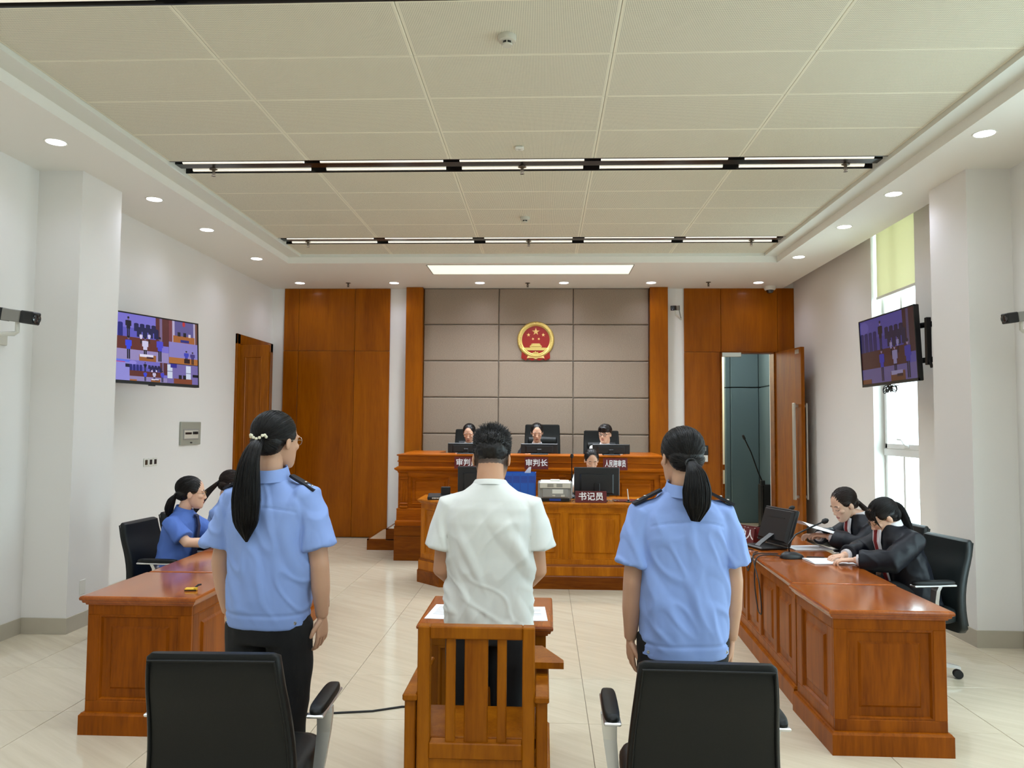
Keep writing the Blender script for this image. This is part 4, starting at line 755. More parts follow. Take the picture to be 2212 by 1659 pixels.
def gooseneck(label, loc, rz, pts, base=True, r=0.0055, grp='gooseneck microphones'):
    t = thing('microphone', label, 'microphone', loc, rz, grp)
    if base: ob('base', MB().loft([sring(0, 0.02, z, 0.055*e, 0.085*e, 2.6, 24, tl) for z, e, tl in ((0.0, 1.0, 0), (0.012, 1.0, 0), (0.028, 0.86, -0.05), (0.04, 0.6, -0.08), (0.044, 0.3, -0.08))]), 'black_plastic', t, True, 50); ob('button', MB().box(-0.012, 0.012, 0.05, 0.075, 0.024, 0.033, 0.002), 'dark_plastic', t)
    ob('neck', MB().tube(pts, r, 8), 'black_metal', t, True)
    a, b = Vector(pts[-2]), Vector(pts[-1]); d = (b-a).normalized()
    ob('windscreen', MB().tube([b, b+d*0.012, b+d*0.035, b+d*0.05], (0.010, 0.019, 0.019, 0.010), 12, round_ends=False), 'rubber', t, True); return t
gooseneck('thin gooseneck microphone standing on the clerk desk by the printer', (0.305, 8.53, DZ), PI, [(0, 0, 0.03), (0, 0.005, 0.2), (0, 0.0, 0.40), (0, 0.01, 0.44)])
ph = thing('card_reader', 'flat black card reader on the left corner of the clerk desk', 'device', (-1.13, 8.20, DZ), 0.1)
ob('body', MB().loft([[(-0.12*e, -0.075*e, z), (0.14*e, -0.075*e, z), (0.14*e, 0.09*e, z+0.02), (-0.12*e, 0.09*e, z+0.02)] for z, e in ((0.0, 0.96), (0.01, 1.0), (0.03, 1.0), (0.038, 0.94))]), 'black_plastic', ph); ob('camera_head', MB().box(0.02, 0.12, 0.02, 0.10, 0.045, 0.13, 0.006), 'black_plastic', ph)
ob('label_strip', MB().box(-0.07, 0.05, -0.078, -0.0755, 0.010, 0.026), 'cream_plastic', ph)
for k in range(4): ob('key', MB().box(-0.065+k*0.03, -0.045+k*0.03, -0.0795, -0.0775, 0.012, 0.024), 'grey_plastic', ph)
ps = thing('pen_stand', 'white pen standing in a small black desk holder on the clerk desk', 'pen', (0.885, 8.10, DZ)); ob('holder', MB().lathe([(0.03, 0), (0.03, 0.008), (0.012, 0.014), (0.01, 0.03)], seg=14), 'black_plastic', ps); ob('pen', MB().tube([(0, 0, 0.02), (-0.012, 0.0, 0.14)], (0.006, 0.005), 8), 'white_plastic', ps)
tag(ob('folder', MB().box(0.74, 0.99, 8.12, 8.34, DZ, DZ+0.012, 0.003), 'plate_red'), 'dark red folder lying on the right end of the clerk desk', 'folder')
random.seed(3)
pts = [(0.30+0.012*k, 8.12+0.03*math.sin(k*1.7), DZ+0.006+0.012*abs(math.sin(k*0.9))) for k in range(8)]
tag(ob('desk_cable', MB().tube(pts, 0.004, 5), 'rubber', None, True), 'tangled black cable between printer and name plate on the clerk desk', 'cable')
pts = [(0.66+0.016*k, 8.14+0.025*math.sin(k*1.9+1), DZ+0.006+0.012*abs(math.sin(k*1.1))) for k in range(9)]
tag(ob('desk_cable', MB().tube(pts, 0.004, 5), 'grey_plastic', None, True), 'grey cable lying beside the clerk name plate', 'cable')
# ------------------------------------------------------------------ wall fittings and cameras
pb = thing('breaker_box', 'grey electrical breaker box on the left wall below the television', 'breaker box', (XL, 8.80, 1.565))
ob('cover', MB().box(0, 0.022, -0.252, 0.252, -0.135, 0.135, 0.006), 'box_grey', pb); ob('window_recess', MB().box(0.018, 0.026, -0.2, 0.19, -0.075, 0.05, 0.003), 'grey_plastic', pb); ob('inset', MB().box(0.024, 0.028, -0.18, 0.17, -0.06, 0.035), 'cream_plastic', pb)
ob('breaker', MB().box(0.026, 0.03, -0.16, 0.0, -0.012, 0.012), 'dark_plastic', pb)
for k in range(3): ob('breaker', MB().box(0.026, 0.040, 0.03+k*0.045, 0.055+k*0.045, -0.012, 0.02, 0.002), 'black_plastic', pb)
ob('latch', MB().box(0.02, 0.03, -0.02, 0.02, -0.115, -0.1, 0.002), 'dark_plastic', pb)
for k in range(3):
    t = thing('switch_plate', 'white switch plate with a dark rocker, %s of three on the left wall' % ('first', 'second', 'third')[k], 'switch', (XL, 7.83+k*0.093, 1.27), 0, 'wall switches')
    ob('plate', MB().box(0, 0.009, -0.044, 0.044, -0.043, 0.043, 0.003), 'white_plastic', t); ob('rocker', MB().box(0.007, 0.012, -0.024, 0.024, -0.026, 0.026, 0.002), 'dark_plastic' if k != 0 else 'bronze', t)
ac = thing('access_reader', 'small black and white door access reader on the right veneer panel', 'device', (2.36, 11.383, 1.27)); ob('reader', MB().box(-0.05, 0.05, -0.02, 0, 0.0, 0.14, 0.004), 'black_plastic', ac); ob('button_plate', MB().box(-0.04, 0.045, -0.022, 0, -0.10, -0.005, 0.004), 'white_plastic', ac); ob('key_pad', MB().box(-0.01, 0.02, -0.024, -0.019, 0.06, 0.12), 'grey_plastic', ac)
def box_cam(label, loc, rz, s, wall):
    """camera looking along local +y, mounted by an arm from the wall point (local)"""
    t = thing('security_camera', label, 'security camera', loc, rz, 'wall security cameras')
    T_ = Matrix.Rotation(math.radians(-8), 4, 'X')
    ob('housing', MB().box(-0.032*s, 0.032*s, -0.09*s, 0.03*s, -0.032*s, 0.034*s, 0.004*s).tf(T_), 'grey_plastic', t); ob('rear_cap', MB().box(-0.034*s, 0.034*s, -0.105*s, -0.088*s, -0.034*s, 0.036*s, 0.003*s).tf(T_), 'black_plastic', t)
    ob('lens_hood', MB().box(-0.033*s, 0.033*s, 0.028*s, 0.11*s, -0.034*s, 0.036*s, 0.006*s).tf(T_), 'black_plastic', t); ob('lens', MB().lathe([(0.027*s, 0.108*s), (0.027*s, 0.116*s), (0.022*s, 0.117*s), (0.018*s, 0.112*s), (0.002, 0.114*s)], seg=20, axis=1).tf(T_), 'lens_glass', t, True)
    w = Vector(wall); ob('arm', MB().tube([(0, -0.01*s, -0.03*s), (0, -0.01*s, -0.085*s), (0, -0.03*s, -0.095*s), w*0.55+Vector((0, 0, -0.095*s))*0.45, w], (0.011*s, 0.012*s, 0.014*s, 0.010*s, 0.014*s), 8), 'white_plastic', t, True)
    ob('cable', MB().tube([(0, -0.10*s, 0.0), (0, -0.15*s, 0.015*s), Vector((0, -0.19*s, -0.03*s)).lerp(w, 0.3), w+Vector((0, 0, 0.02*s))], 0.008*s, 6), 'grey_plastic', t, True); return t
ca = box_cam('grey and black box camera on the left wall at the picture edge', (-3.93, 5.50, 2.47), math.radians(-98), 1.35, (0.1, -0.235, -0.14))
tag(ob('junction_plate', MB().box(XL, XL+0.02, 5.60, 5.69, 2.27, 2.37, 0.004), 'cream_plastic'), 'small cream junction plate under the left wall camera', 'plate')
box_cam('black box camera on the right wall at the picture edge', (3.485, 5.72, 2.505), math.radians(100), 1.1, (0.05, -0.2, -0.1))
box_cam('small black box camera on the white strip beside the right wooden column', (1.90, 11.15, 3.415), math.radians(150), 1.0, (0.02, -0.30, -0.13))
dm = thing('dome_camera', 'white dome camera under the soffit above the right door', 'security camera', (3.30, 11.25, ZC)); ob('base', MB().lathe([(0.085, 0.0), (0.085, -0.03), (0.075, -0.05), (0.06, -0.055)], seg=24), 'white_plastic', dm, True, 50); ob('dome', MB().lathe([(0.055, -0.05), (0.052, -0.075), (0.035, -0.098), (0.005, -0.105)], seg=20), 'lens_glass', dm, True)
ms = thing('floor_microphone_stand', 'tall black boom microphone stand in the corridor doorway', 'microphone stand', (3.50, 12.62, 0))
ob('boom', MB().tube([(0.08, 0.05, 0.75), (-0.02, 0.0, 0.95), (-0.16, -0.1, 1.28), (-0.29, -0.2, 1.50)], 0.010, 8), 'black_metal', ms); ob('microphone', MB().tube([(-0.29, -0.2, 1.50), (-0.315, -0.22, 1.545)], (0.022, 0.02), 10, round_ends=True), 'rubber', ms, True)
ob('pole', MB().tube([(0.06, 0.03, 0.02), (0.06, 0.03, 0.8)], 0.016, 8), 'black_metal', ms); ob('clamp', MB().box(0.02, 0.09, 0.0, 0.06, 0.74, 0.82, 0.006), 'black_plastic', ms)
for k in range(3):
    a = 2*PI*k/3+0.5; ob('leg', MB().tube([(0.06, 0.03, 0.10), (0.06+0.2*math.cos(a), 0.03+0.2*math.sin(a), 0.012)], 0.012, 6), 'black_metal', ms)
sp_ = thing('loudspeaker', 'slim black loudspeaker standing behind the microphone stand in the corridor', 'loudspeaker', (3.66, 12.85, 0)); ob('cabinet', MB().box(-0.09, 0.10, -0.05, 0.12, 0, 0.74, 0.006), 'black_plastic', sp_); ob('grille', MB().box(-0.08, 0.09, -0.055, -0.048, 0.02, 0.72, 0.002), 'rubber', sp_)
# ------------------------------------------------------------------ items on the side desks
z = 0.7425
DT = 0.7415
rm = thing('whistle_fob', 'small yellow fob with black strap on the near left desk', 'fob', (-1.985, 4.27, 0.7405), 0.15); ob('body', MB().box(-0.035, 0.02, -0.014, 0.014, 0, 0.016, 0.006), 'yellow_plastic', rm); ob('clip', MB().box(0.015, 0.032, -0.012, 0.012, 0, 0.018, 0.003), 'yellow_plastic', rm); ob('strap', MB().tube([(0.02, 0, 0.016), (0.035, 0.01, 0.028), (0.05, 0.015, 0.03)], (0.005, 0.006, 0.005), 6), 'black_plastic', rm); ob('edge', MB().box(-0.034, 0.03, -0.0145, -0.012, 0.0, 0.006), 'black_plastic', rm)
paper('white sheet under the hands of the woman with the dark tie', -2.22, 5.83, 0.7435, 0.30, 0.21, 0.0)
mo = thing('monitor', 'black monitor leaning back on the right desk beside the red name plates', 'monitor', (1.77, 6.10, 0.7435), math.radians(-72), 'black computer monitors')
Rm = Matrix.Translation((0, 0.03, 0.03)) @ Matrix.Rotation(math.radians(-18), 4, 'X')
ob('housing', MB().box(-0.20, 0.20, -0.02, 0.012, 0, 0.285, 0.006).loft([[(-a, y, b), (a, y, b), (a, y, 0.285-b*0.8), (-a, y, 0.285-b*0.8)] for a, b, y in ((0.185, 0.02, -0.018), (0.17, 0.03, -0.04))]).tf(Rm), 'dark_plastic', mo); ob('screen', MB().box(-0.19, 0.19, 0.011, 0.014, 0.015, 0.275).tf(Rm), 'screen_off', mo)
ob('slot', MB().box(-0.11, 0.11, -0.043, -0.039, 0.20, 0.206).tf(Rm), 'black_plastic', mo); ob('stand', MB().loft([[(-0.03, -0.12, 0.02), (0.03, -0.12, 0.02), (0.03, -0.09, 0.045), (-0.03, -0.09, 0.045)], [(-0.03, 0.02, 0.09), (0.03, 0.02, 0.09), (0.03, 0.03, 0.12), (-0.03, 0.03, 0.12)]]), 'black_plastic', mo); ob('foot', MB().box(-0.12, 0.12, -0.16, 0.08, 0, 0.022, 0.008), 'black_plastic', mo)
for k, lb in enumerate(('front red name plate reading 辩护人 on the right desk behind the bailiff sleeve', 'rear red name plate partly hidden on the right desk behind the bailiff sleeve')):
    plate(lb, '辩护人', 1.635+0.06*k, 6.42+0.10*k, 0.7435, 0.26, 0.115, math.radians(-62 if k == 0 else -58), 0, 0.085)
gooseneck('gooseneck microphone pointing at the near robed woman on the right desk', (1.765, 5.62, 0.7435), math.radians(-75), [(0, 0.0, 0.035), (0, -0.005, 0.10), (0.0, 0.05, 0.165), (0, 0.16, 0.21), (0, 0.27, 0.25)], True, 0.006)
gooseneck('gooseneck microphone at the far end of the right desk', (1.86, 6.68, 0.7435), math.radians(-80), [(0, 0, 0.035), (0, 0.02, 0.11), (0, 0.12, 0.18), (0, 0.26, 0.235)], True, 0.006)
for nm, pts in (('longest loop of black cable hanging over the front edge of the right desk', [(1.70, 5.60, 0.76), (1.62, 5.62, 0.765), (1.545, 5.62, 0.752), (1.515, 5.60, 0.70), (1.50, 5.56, 0.56), (1.495, 5.47, 0.42), (1.492, 5.42, 0.40), (1.494, 5.37, 0.42), (1.497, 5.44, 0.60), (1.515, 5.64, 0.71), (1.545, 5.75, 0.752), (1.60, 5.84, 0.75)]),
                ('short loop of black cable at the front edge of the right desk', [(1.72, 5.75, 0.752), (1.60, 5.72, 0.758), (1.535, 5.70, 0.75), (1.515, 5.72, 0.68), (1.512, 5.78, 0.62), (1.517, 5.84, 0.66), (1.54, 5.89, 0.752), (1.59, 5.92, 0.75)])):
    P_ = [Vector(p) for p in pts]; sm = []
    for i in range(len(P_)-1):
        p0, p1, p2, p3 = P_[max(i-1, 0)], P_[i], P_[i+1], P_[min(i+2, len(P_)-1)]
        for q in range(5):
            tt = q/5; sm.append(0.5*((2*p1)+(p2-p0)*tt+(2*p0-5*p1+4*p2-p3)*tt*tt+(3*p1-p0-3*p2+p3)*tt**3))
    sm.append(P_[-1]); tag(ob('hanging_cable', MB().tube(sm, 0.0045, 6), 'rubber', None, True), nm, 'cable')
paper('stack of white paper under the far robed woman on the right desk', 2.06, 6.10, 0.7435, 0.30, 0.21, 0.12, True, 4)
nb = thing('document', 'open stapled white document in front of the near robed woman', 'document', (2.0, 5.49, 0.7435), 0.08); ob('sheet', MB().box(-0.15, 0.15, -0.105, 0.105, 0, 0.006, 0.001), 'paper', nb); ob('cover_sheet', MB().loft([[(-0.15, y, 0.006+h), (0.15, y, 0.006+h*0.6), (0.15, y, 0.0072+h*0.6), (-0.15, y, 0.0072+h)] for y, h in ((-0.105, 0.0), (0.0, 0.006), (0.105, 0.002))]), 'paper', nb)
tag(ob('pen', MB().tube([(1.90, 5.66, 0.748), (2.02, 5.64, 0.748)], 0.004, 8), 'black_plastic'), 'black pen lying on the right desk before the white document', 'pen')
# ------------------------------------------------------------------ people
def remesh(mb, voxel, it=6, fac=0.5):
    me = mb.mesh('tmp'); o = bpy.data.objects.new('tmp', me); COL.objects.link(o)
    r = o.modifiers.new('r', 'REMESH'); r.mode = 'VOXEL'; r.voxel_size = voxel
    s_ = o.modifiers.new('s', 'SMOOTH'); s_.factor = fac; s_.iterations = it
    dg = bpy.context.evaluated_depsgraph_get(); e = o.evaluated_get(dg); m2 = e.to_mesh()
    n = len(m2.vertices); v = np.empty(n*3, np.float32); m2.vertices.foreach_get('co', v)
    nr = np.empty(n*3, np.float32); m2.vertices.foreach_get('normal', nr)
    ls = [tuple(p.vertices) for p in m2.polygons]
    e.to_mesh_clear(); bpy.data.objects.remove(o); bpy.data.meshes.remove(me)
    return v.reshape(-1, 3).astype(float), nr.reshape(-1, 3).astype(float), ls
_perm = RNG.permutation(256); _grad = RNG.normal(size=(256, 3)); _grad /= np.linalg.norm(_grad, axis=1)[:, None]
def pnoise(p):
    i = np.floor(p).astype(int); f = p-i; u = f*f*f*(f*(f*6-15)+10); out = 0
    for dx in (0, 1):
        for dy in (0, 1):
            for dz in (0, 1):
                h = _perm[(_perm[(_perm[(i[:, 0]+dx) & 255]+i[:, 1]+dy) & 255]+i[:, 2]+dz) & 255]
                g = (_grad[h]*(f-np.array([dx, dy, dz]))).sum(1)
                w = (u[:, 0] if dx else 1-u[:, 0])*(u[:, 1] if dy else 1-u[:, 1])*(u[:, 2] if dz else 1-u[:, 2]); out = out+w*g
    return out
def folds(v, nr, amp, sc, seed=0.0, ridge=True):
    n = pnoise(v*np.array(sc)+seed); 
    if ridge: n = 0.5-np.abs(n)*1.6
    return v+nr*(amp*n)[:, None]
class Acc:
    def __init__(s): s.v = []; s.f = []; s.c = []; s.n = 0
    def add(s, v, f, col=None):
        v = np.asarray(v, float).reshape(-1, 3); s.v.append(v); n = s.n; s.f.extend([tuple(i+n for i in q) for q in f]); s.n += len(v)
        s.c.append(np.tile(np.array(col if col is not None else (1, 1, 1, 1), float), (len(v), 1)) if col is None or np.ndim(col) == 1 else col); return s
    def build(s, name, mat, parent=None, cols=False, smooth=True):
        m = bpy.data.meshes.new(name); V = np.concatenate(s.v); m.from_pydata(V.tolist(), [], s.f)
        if cols:
            a = m.color_attributes.new('Col', 'FLOAT_COLOR', 'POINT'); a.data.foreach_set('color', np.concatenate(s.c).astype(np.float32).ravel())
        return link(name, m, mat, parent, None, smooth)
def Ml(R, t):
    M = R.to_4x4() if len(R) == 3 else R.copy(); M.translation = Vector(t); return M
def app(M, v): 
    M = np.array(M); return np.asarray(v) @ M[:3, :3].T+M[:3, 3]
SKIN = np.array(srgb(206, 160, 130)); SKIN_P = np.array(srgb(226, 182, 154)); LIPS = np.array(srgb(178, 92, 84)); BROW = np.array(srgb(52, 38, 32)); LASH = np.array(srgb(30, 22, 20)); WHITE = np.array(srgb(222, 216, 210))
def head_mesh(voxel=0.0035, skin=SKIN, male=False, eyes='down', neck=0.11, lean=0.0):
    """head looking along +y, z up, origin mid head (between the ears); returns v, f, col"""
    b = MB(); jw = 1.12 if male else 1.0
    b.ell((0, -0.012, 0.038), (0.074, 0.096, 0.082), 28, 18)
    b.loft([sring(0, cy, zz, rx*jw, ry, 2.25, 28) for zz, cy, rx, ry in ((-0.118, 0.050, 0.016, 0.020), (-0.112, 0.048, 0.030, 0.036), (-0.098, 0.042, 0.041, 0.048), (-0.078, 0.032, 0.0505, 0.058), (-0.055, 0.024, 0.0575, 0.066), (-0.030, 0.018, 0.0625, 0.073), (0.0, 0.012, 0.066, 0.078), (0.03, 0.008, 0.068, 0.080), (0.06, 0.0, 0.064, 0.078))])
    for s in (-1, 1):
        b.ell((s*0.040, 0.058, -0.022), (0.022, 0.026, 0.020)); b.ell((s*0.030, 0.077, 0.020), (0.026, 0.013, 0.008))
        b.ell((s*0.030, 0.0745, 0.001), (0.0145, 0.0125, 0.0105)); b.ell((s*0.010, 0.096, -0.037), (0.0075, 0.010, 0.0065))
        E = Matrix.Rotation(s*0.28, 3, 'Z') @ Matrix.Rotation(-0.15, 3, 'X'); b.ell((s*0.076, -0.010, -0.010), (0.008, 0.019, 0.031), 12, 10, E)
    b.tube([(0, 0.081, 0.012), (0, 0.092, -0.012), (0, 0.101, -0.032), (0, 0.094, -0.040)], (0.008, 0.009, 0.0115, 0.008), 10, round_ends=True)
    b.ell((0, 0.087, -0.062), (0.021, 0.0095, 0.0055)); b.ell((0, 0.086, -0.0715), (0.018, 0.0105, 0.0065)); b.ell((0, 0.078, -0.067), (0.030, 0.014, 0.020))
    r = 0.058 if male else 0.050
    b.tube([(0, -0.022, -0.01), (0, -0.030, -0.08), (0, -0.042-lean, -0.08-neck)], ((r*0.98, r*1.0), (r*0.9, r*0.92), (r*0.7, r*0.7)), 18)
    v, n, f = remesh(b, voxel, 7 if voxel < 0.004 else 5, 0.5)
    c = np.tile(skin, (len(v), 1)); x, y, z = np.abs(v[:, 0]), v[:, 1], v[:, 2]
    def put(mask, col, k=1.0): c[mask] = c[mask]*(1-k)+col*k
    fr = y > 0.05
    put(fr & (np.hypot((x-0.034)/0.02, (z+0.03)/0.018) < 1), np.array(srgb(214, 140, 116)), 0.25)
    put(fr & (x < 0.024-np.abs(z+0.067)*1.2) & (z > -0.0765) & (z < -0.0575), LIPS, 0.8)
    put(fr & (np.abs(z+0.0672) < 0.0016) & (x < 0.021), np.array(srgb(96, 40, 38)), 0.9)
    bz = 0.0235+0.004*np.sin((x-0.014)/0.03*PI)
    put(fr & (np.abs(z-bz) < 0.0034) & (x > 0.012) & (x < 0.047), BROW, 0.85)
    if eyes == 'open':
        put(fr & (np.hypot((x-0.030)/0.0125, (z-0.001)/0.0052) < 1), WHITE); put(fr & (np.hypot(x-0.030, z-0.001) < 0.0052), LASH)
    ez = 0.0055-0.5*((x-0.030)/0.013)**2*0.006 if eyes == 'open' else -0.0045-0.0035+((x-0.030)/0.014)**2*0.0045
    put(fr & (np.abs(z-ez) < (0.0018 if eyes == 'open' else 0.0021)) & (np.abs(x-0.030) < 0.0145), LASH, 0.95)
    put((np.hypot(x-0.0045, z+0.0415) < 0.0035) & (y > 0.085), np.array(srgb(120, 66, 54)), 0.6)
    return v, f, c
def strands(paths, r0=0.0011, r1=0.0006):
    """thin three sided tubes along paths (list of (n,3) arrays of the same n)"""
    P = np.asarray(paths); K, n, _ = P.shape; T = np.gradient(P, axis=1); T /= np.linalg.norm(T, axis=2, keepdims=True)+1e-9
    ref = RNG.normal(size=(K, 1, 3)); u = ref-T*(ref*T).sum(2, keepdims=True); u /= np.linalg.norm(u, axis=2, keepdims=True)+1e-9; w = np.cross(T, u)
    rr = np.linspace(r0, r1, n)[None, :, None]
    V = np.stack([P+rr*(u*math.cos(a)+w*math.sin(a)) for a in (0, 2.094, 4.189)], 2)
    idx = np.arange(K*n*3).reshape(K, n, 3); F = []
    for j in range(3):
        a, b = idx[:, :-1, j], idx[:, :-1, (j+1) % 3]; c, d = idx[:, 1:, (j+1) % 3], idx[:, 1:, j]; F.append(np.stack([a, b, c, d], -1).reshape(-1, 4))
    return V.reshape(-1, 3), [tuple(q) for q in np.concatenate(F).tolist()]
HC, HRR = np.array((0, -0.022, 0.042)), np.array((0.083, 0.100, 0.086))
def hair_cap(acc, M, tie, extra=(), front=0.05, puff=0.0):
    b = MB(); b.ell(HC, HRR+puff, 28, 18); b.ell((0, -0.055, -0.005), (0.074, 0.062, 0.062), 22, 14)
    for s in (-1, 1): b.ell((s*0.062, -0.012, 0.028), (0.022, 0.058, 0.040))
    for c, r in extra: b.ell(c, r)
    v, n, f = remesh(b, 0.0055, 3); 
    d = np.linalg.norm(v-np.array(tie), axis=1); a = np.arctan2(v[:, 0]-tie[0], v[:, 2]-tie[2])
    v = v+n*(0.0012*np.sin(a*46+4*pnoise(v*18)))[:, None]*np.clip(d/0.05, 0, 1)[:, None]
    acc.add(app(M, v), f)
def scalp_strands(acc, M, tie, n, lift=0.003, nape=True):
    """strands combed from the hairline over the scalp to the tie"""
    paths = []; T = (np.array(tie)-HC)/HRR; T /= np.linalg.norm(T)
    C2, R2 = np.array((0, -0.055, -0.005)), np.array((0.074, 0.062, 0.062)); np_ = []
    for _ in range(n//3):
        a = RNG.uniform(-1.5, 1.5); d = np.array((math.sin(a), -math.cos(a)*0.9, RNG.uniform(-1.2, 0.1))); d /= np.linalg.norm(d); e = (np.array(tie)-C2)/R2; e /= np.linalg.norm(e); om = math.acos(max(-1, min(1, float(d @ e))))
        if om < 0.1 or om > 2.9: continue
        q = np.linspace(0, 1, 9); s = (np.sin((1-q)*om)[:, None]*d+np.sin(q*om)[:, None]*e)/math.sin(om); np_.append(C2+s*(R2+0.0016+0.002*RNG.uniform()))
    if nape and np_: v, f = strands(np_, 0.0012, 0.0010); acc.add(app(M, v), f)
    while len(paths) < n:
        d = RNG.normal(size=3); d /= np.linalg.norm(d)
        if d[2] < -0.35 and d[1] > -0.2: continue
        if d[1] > 0.74: continue
        if d[2] < 0.0 and d[1] > 0.25: continue
        om = math.acos(max(-1, min(1, float(d @ T))))
        if om < 0.25 or om > 2.9: continue
        q = np.linspace(0, 1, 9); s = (np.sin((1-q)*om)[:, None]*d+np.sin(q*om)[:, None]*T)/math.sin(om)
        l = lift*RNG.uniform(0.2, 1.2)*np.sin(PI*np.clip(q*0.9+0.1, 0, 1))
        paths.append(HC+s*(HRR+l[:, None]+0.0008))
    v, f = strands(paths, 0.0012, 0.0010); acc.add(app(M, v), f)
def ponytail(acc, path, rad, n=260, tip=0.25, seed=1, flat=0.75):
    """path in world/body space; rad list; bundle of strands plus a core"""
    P = np.array(path, float); k = len(P); t = np.linspace(0, 1, k); q = np.linspace(0, 1, 18)
    C = np.stack([np.interp(q, t, P[:, i]) for i in range(3)], 1)
    for _ in range(3): C[1:-1] = 0.25*C[:-2]+0.5*C[1:-1]+0.25*C[2:]
    R = np.interp(q, t, rad); T = np.gradient(C, axis=0); T /= np.linalg.norm(T, axis=1)[:, None]
    u = np.cross(T, np.array((0, 1.0, 0.12))); u /= np.linalg.norm(u, axis=1)[:, None]; w = np.cross(u, T)
    m = MB(); m.loft([[C[i]+u[i]*R[i]*0.90*math.cos(a)+w[i]*R[i]*0.90*flat*math.sin(a) for a in [2*PI*s/20 for s in range(20)]] for i in range(18)]); acc.add(np.array(m.v), m.f)
    paths = []
    for s in range(n):
        a = RNG.uniform(0, 2*PI); rr = RNG.uniform(0.86, 1.04); ww = RNG.uniform(-0.25, 0.25); end = RNG.uniform(1-tip, 1.03)
        qq = np.clip(q*end, 0, 1); Ci = np.stack([np.interp(qq, q, C[:, i]) for i in range(3)], 1); ui = np.stack([np.interp(qq, q, u[:, i]) for i in range(3)], 1); wi = np.stack([np.interp(qq, q, w[:, i]) for i in range(3)], 1); Ri = np.interp(qq, q, R)
        aa = a+ww*qq; paths.append(Ci+(ui*np.cos(aa)[:, None]+wi*flat*np.sin(aa)[:, None])*(Ri*rr)[:, None])
    v, f = strands(paths, 0.0013, 0.0007); acc.add(v, f)
def hand(acc, wrist, d, n, thumb, col, size=1.0, curl=0.25, spread=0.06):
    """wrist point, finger direction d, back of hand normal n, thumb = +1 or -1 side along d x n"""
    d = Vector(d).normalized(); n = Vector(n); n = (n-d*n.dot(d)).normalized(); s = d.cross(n)*thumb; w = Vector(wrist)
    b = MB(); k = size
    b.tube([w-d*0.02*k, w+d*0.01*k, w+d*0.04*k, w+d*0.075*k, w+d*0.088*k], ((0.024*k, 0.018*k), (0.027*k, 0.017*k), (0.038*k, 0.016*k), (0.040*k, 0.013*k), (0.036*k, 0.009*k)), 16, True, n)
    b.ell(w+d*0.03*k+s*0.024*k-n*0.006*k, (0.016*k, 0.016*k, 0.018*k))
    v, _, f = remesh(b, 0.004, 4); acc.add(v, f, col)
    for i, (off, ln) in enumerate(((0.029, 0.068), (0.0095, 0.076), (-0.0105, 0.070), (-0.029, 0.055))):
        p = w+d*(0.078-(0.006 if i == 3 else 0))*k+s*off*k; a = 0.0; pts = [p-d*0.012*k]; dd = (d+s*(off*spread/0.03)).normalized(); pts.append(p)
        for q, l in enumerate((0.45, 0.31, 0.24)):
            a += curl*(0.7+0.5*q)*(1+0.12*i); dr = dd*math.cos(a)-n*math.sin(a); p = p+dr*(ln*l*k); pts.append(p)
        m = MB().tube(pts, (0.0088*k, 0.0090*k, 0.0085*k, 0.0078*k, 0.0060*k), 10, True, None, True); acc.add(np.array(m.v), m.f, col)
    p = w+d*0.022*k+s*0.026*k; t1 = (d*0.75+s*0.62-n*0.22).normalized(); t2 = (d*0.93+s*0.22-n*0.3).normalized()
    m = MB().tube([p-t1*0.012*k, p, p+t1*0.036*k, p+t1*0.036*k+t2*0.028*k], (0.012*k, 0.012*k, 0.0100*k, 0.0075*k), 10, True, None, True); acc.add(np.array(m.v), m.f, col)
def garment(name, mb, mat, parent, voxel=0.008, it=4, fold=((0.008, (16, 16, 4), 0.0),), post=None):
    v, n, f = remesh(mb, voxel, it)
    for amp, sc, sd in fold: v = folds(v, n, amp, sc, sd)
    if post: v = post(v, n)
    a = Acc().add(v, f); return a.build(name, mat, parent)
def mir(p, s): return (p[0]*s, p[1], p[2])
def glasses(parent, M, mat='black_plastic', r=0.0012, rim=True):
    g = MB()
    for s in (-1, 1):
        c = Vector((s*0.032, 0.098, 0.002)); g.tube([c+Vector((0.023*math.cos(a)*1.0, -0.006*abs(math.cos(a)) if s*math.cos(a) > 0 else 0, 0.018*math.sin(a))) for a in [2*PI*k/20 for k in range(21)]], r, 6)
        g.tube([(s*0.055, 0.090, 0.006), (s*0.074, 0.05, 0.006), (s*0.080, 0.0, 0.004), (s*0.080, -0.02, -0.008)], r, 6)
    g.tube([(-0.010, 0.100, 0.005), (0, 0.103, 0.008), (0.010, 0.100, 0.005)], r, 6)
    g.v = [tuple(M @ Vector(p)) for p in g.v]; return ob('glasses', g, mat, parent, True)
def lower_body(acc, b, seated, col):
    pass
def neck(b, HM, base, r):
    b.tube([Vector(base)-Vector((0, 0, 0.06)), base, HM @ Vector((0, -0.030, -0.085)), HM @ Vector((0, -0.020, -0.02))], (r*1.1, r*1.08, r*1.02, r*0.95), 16)
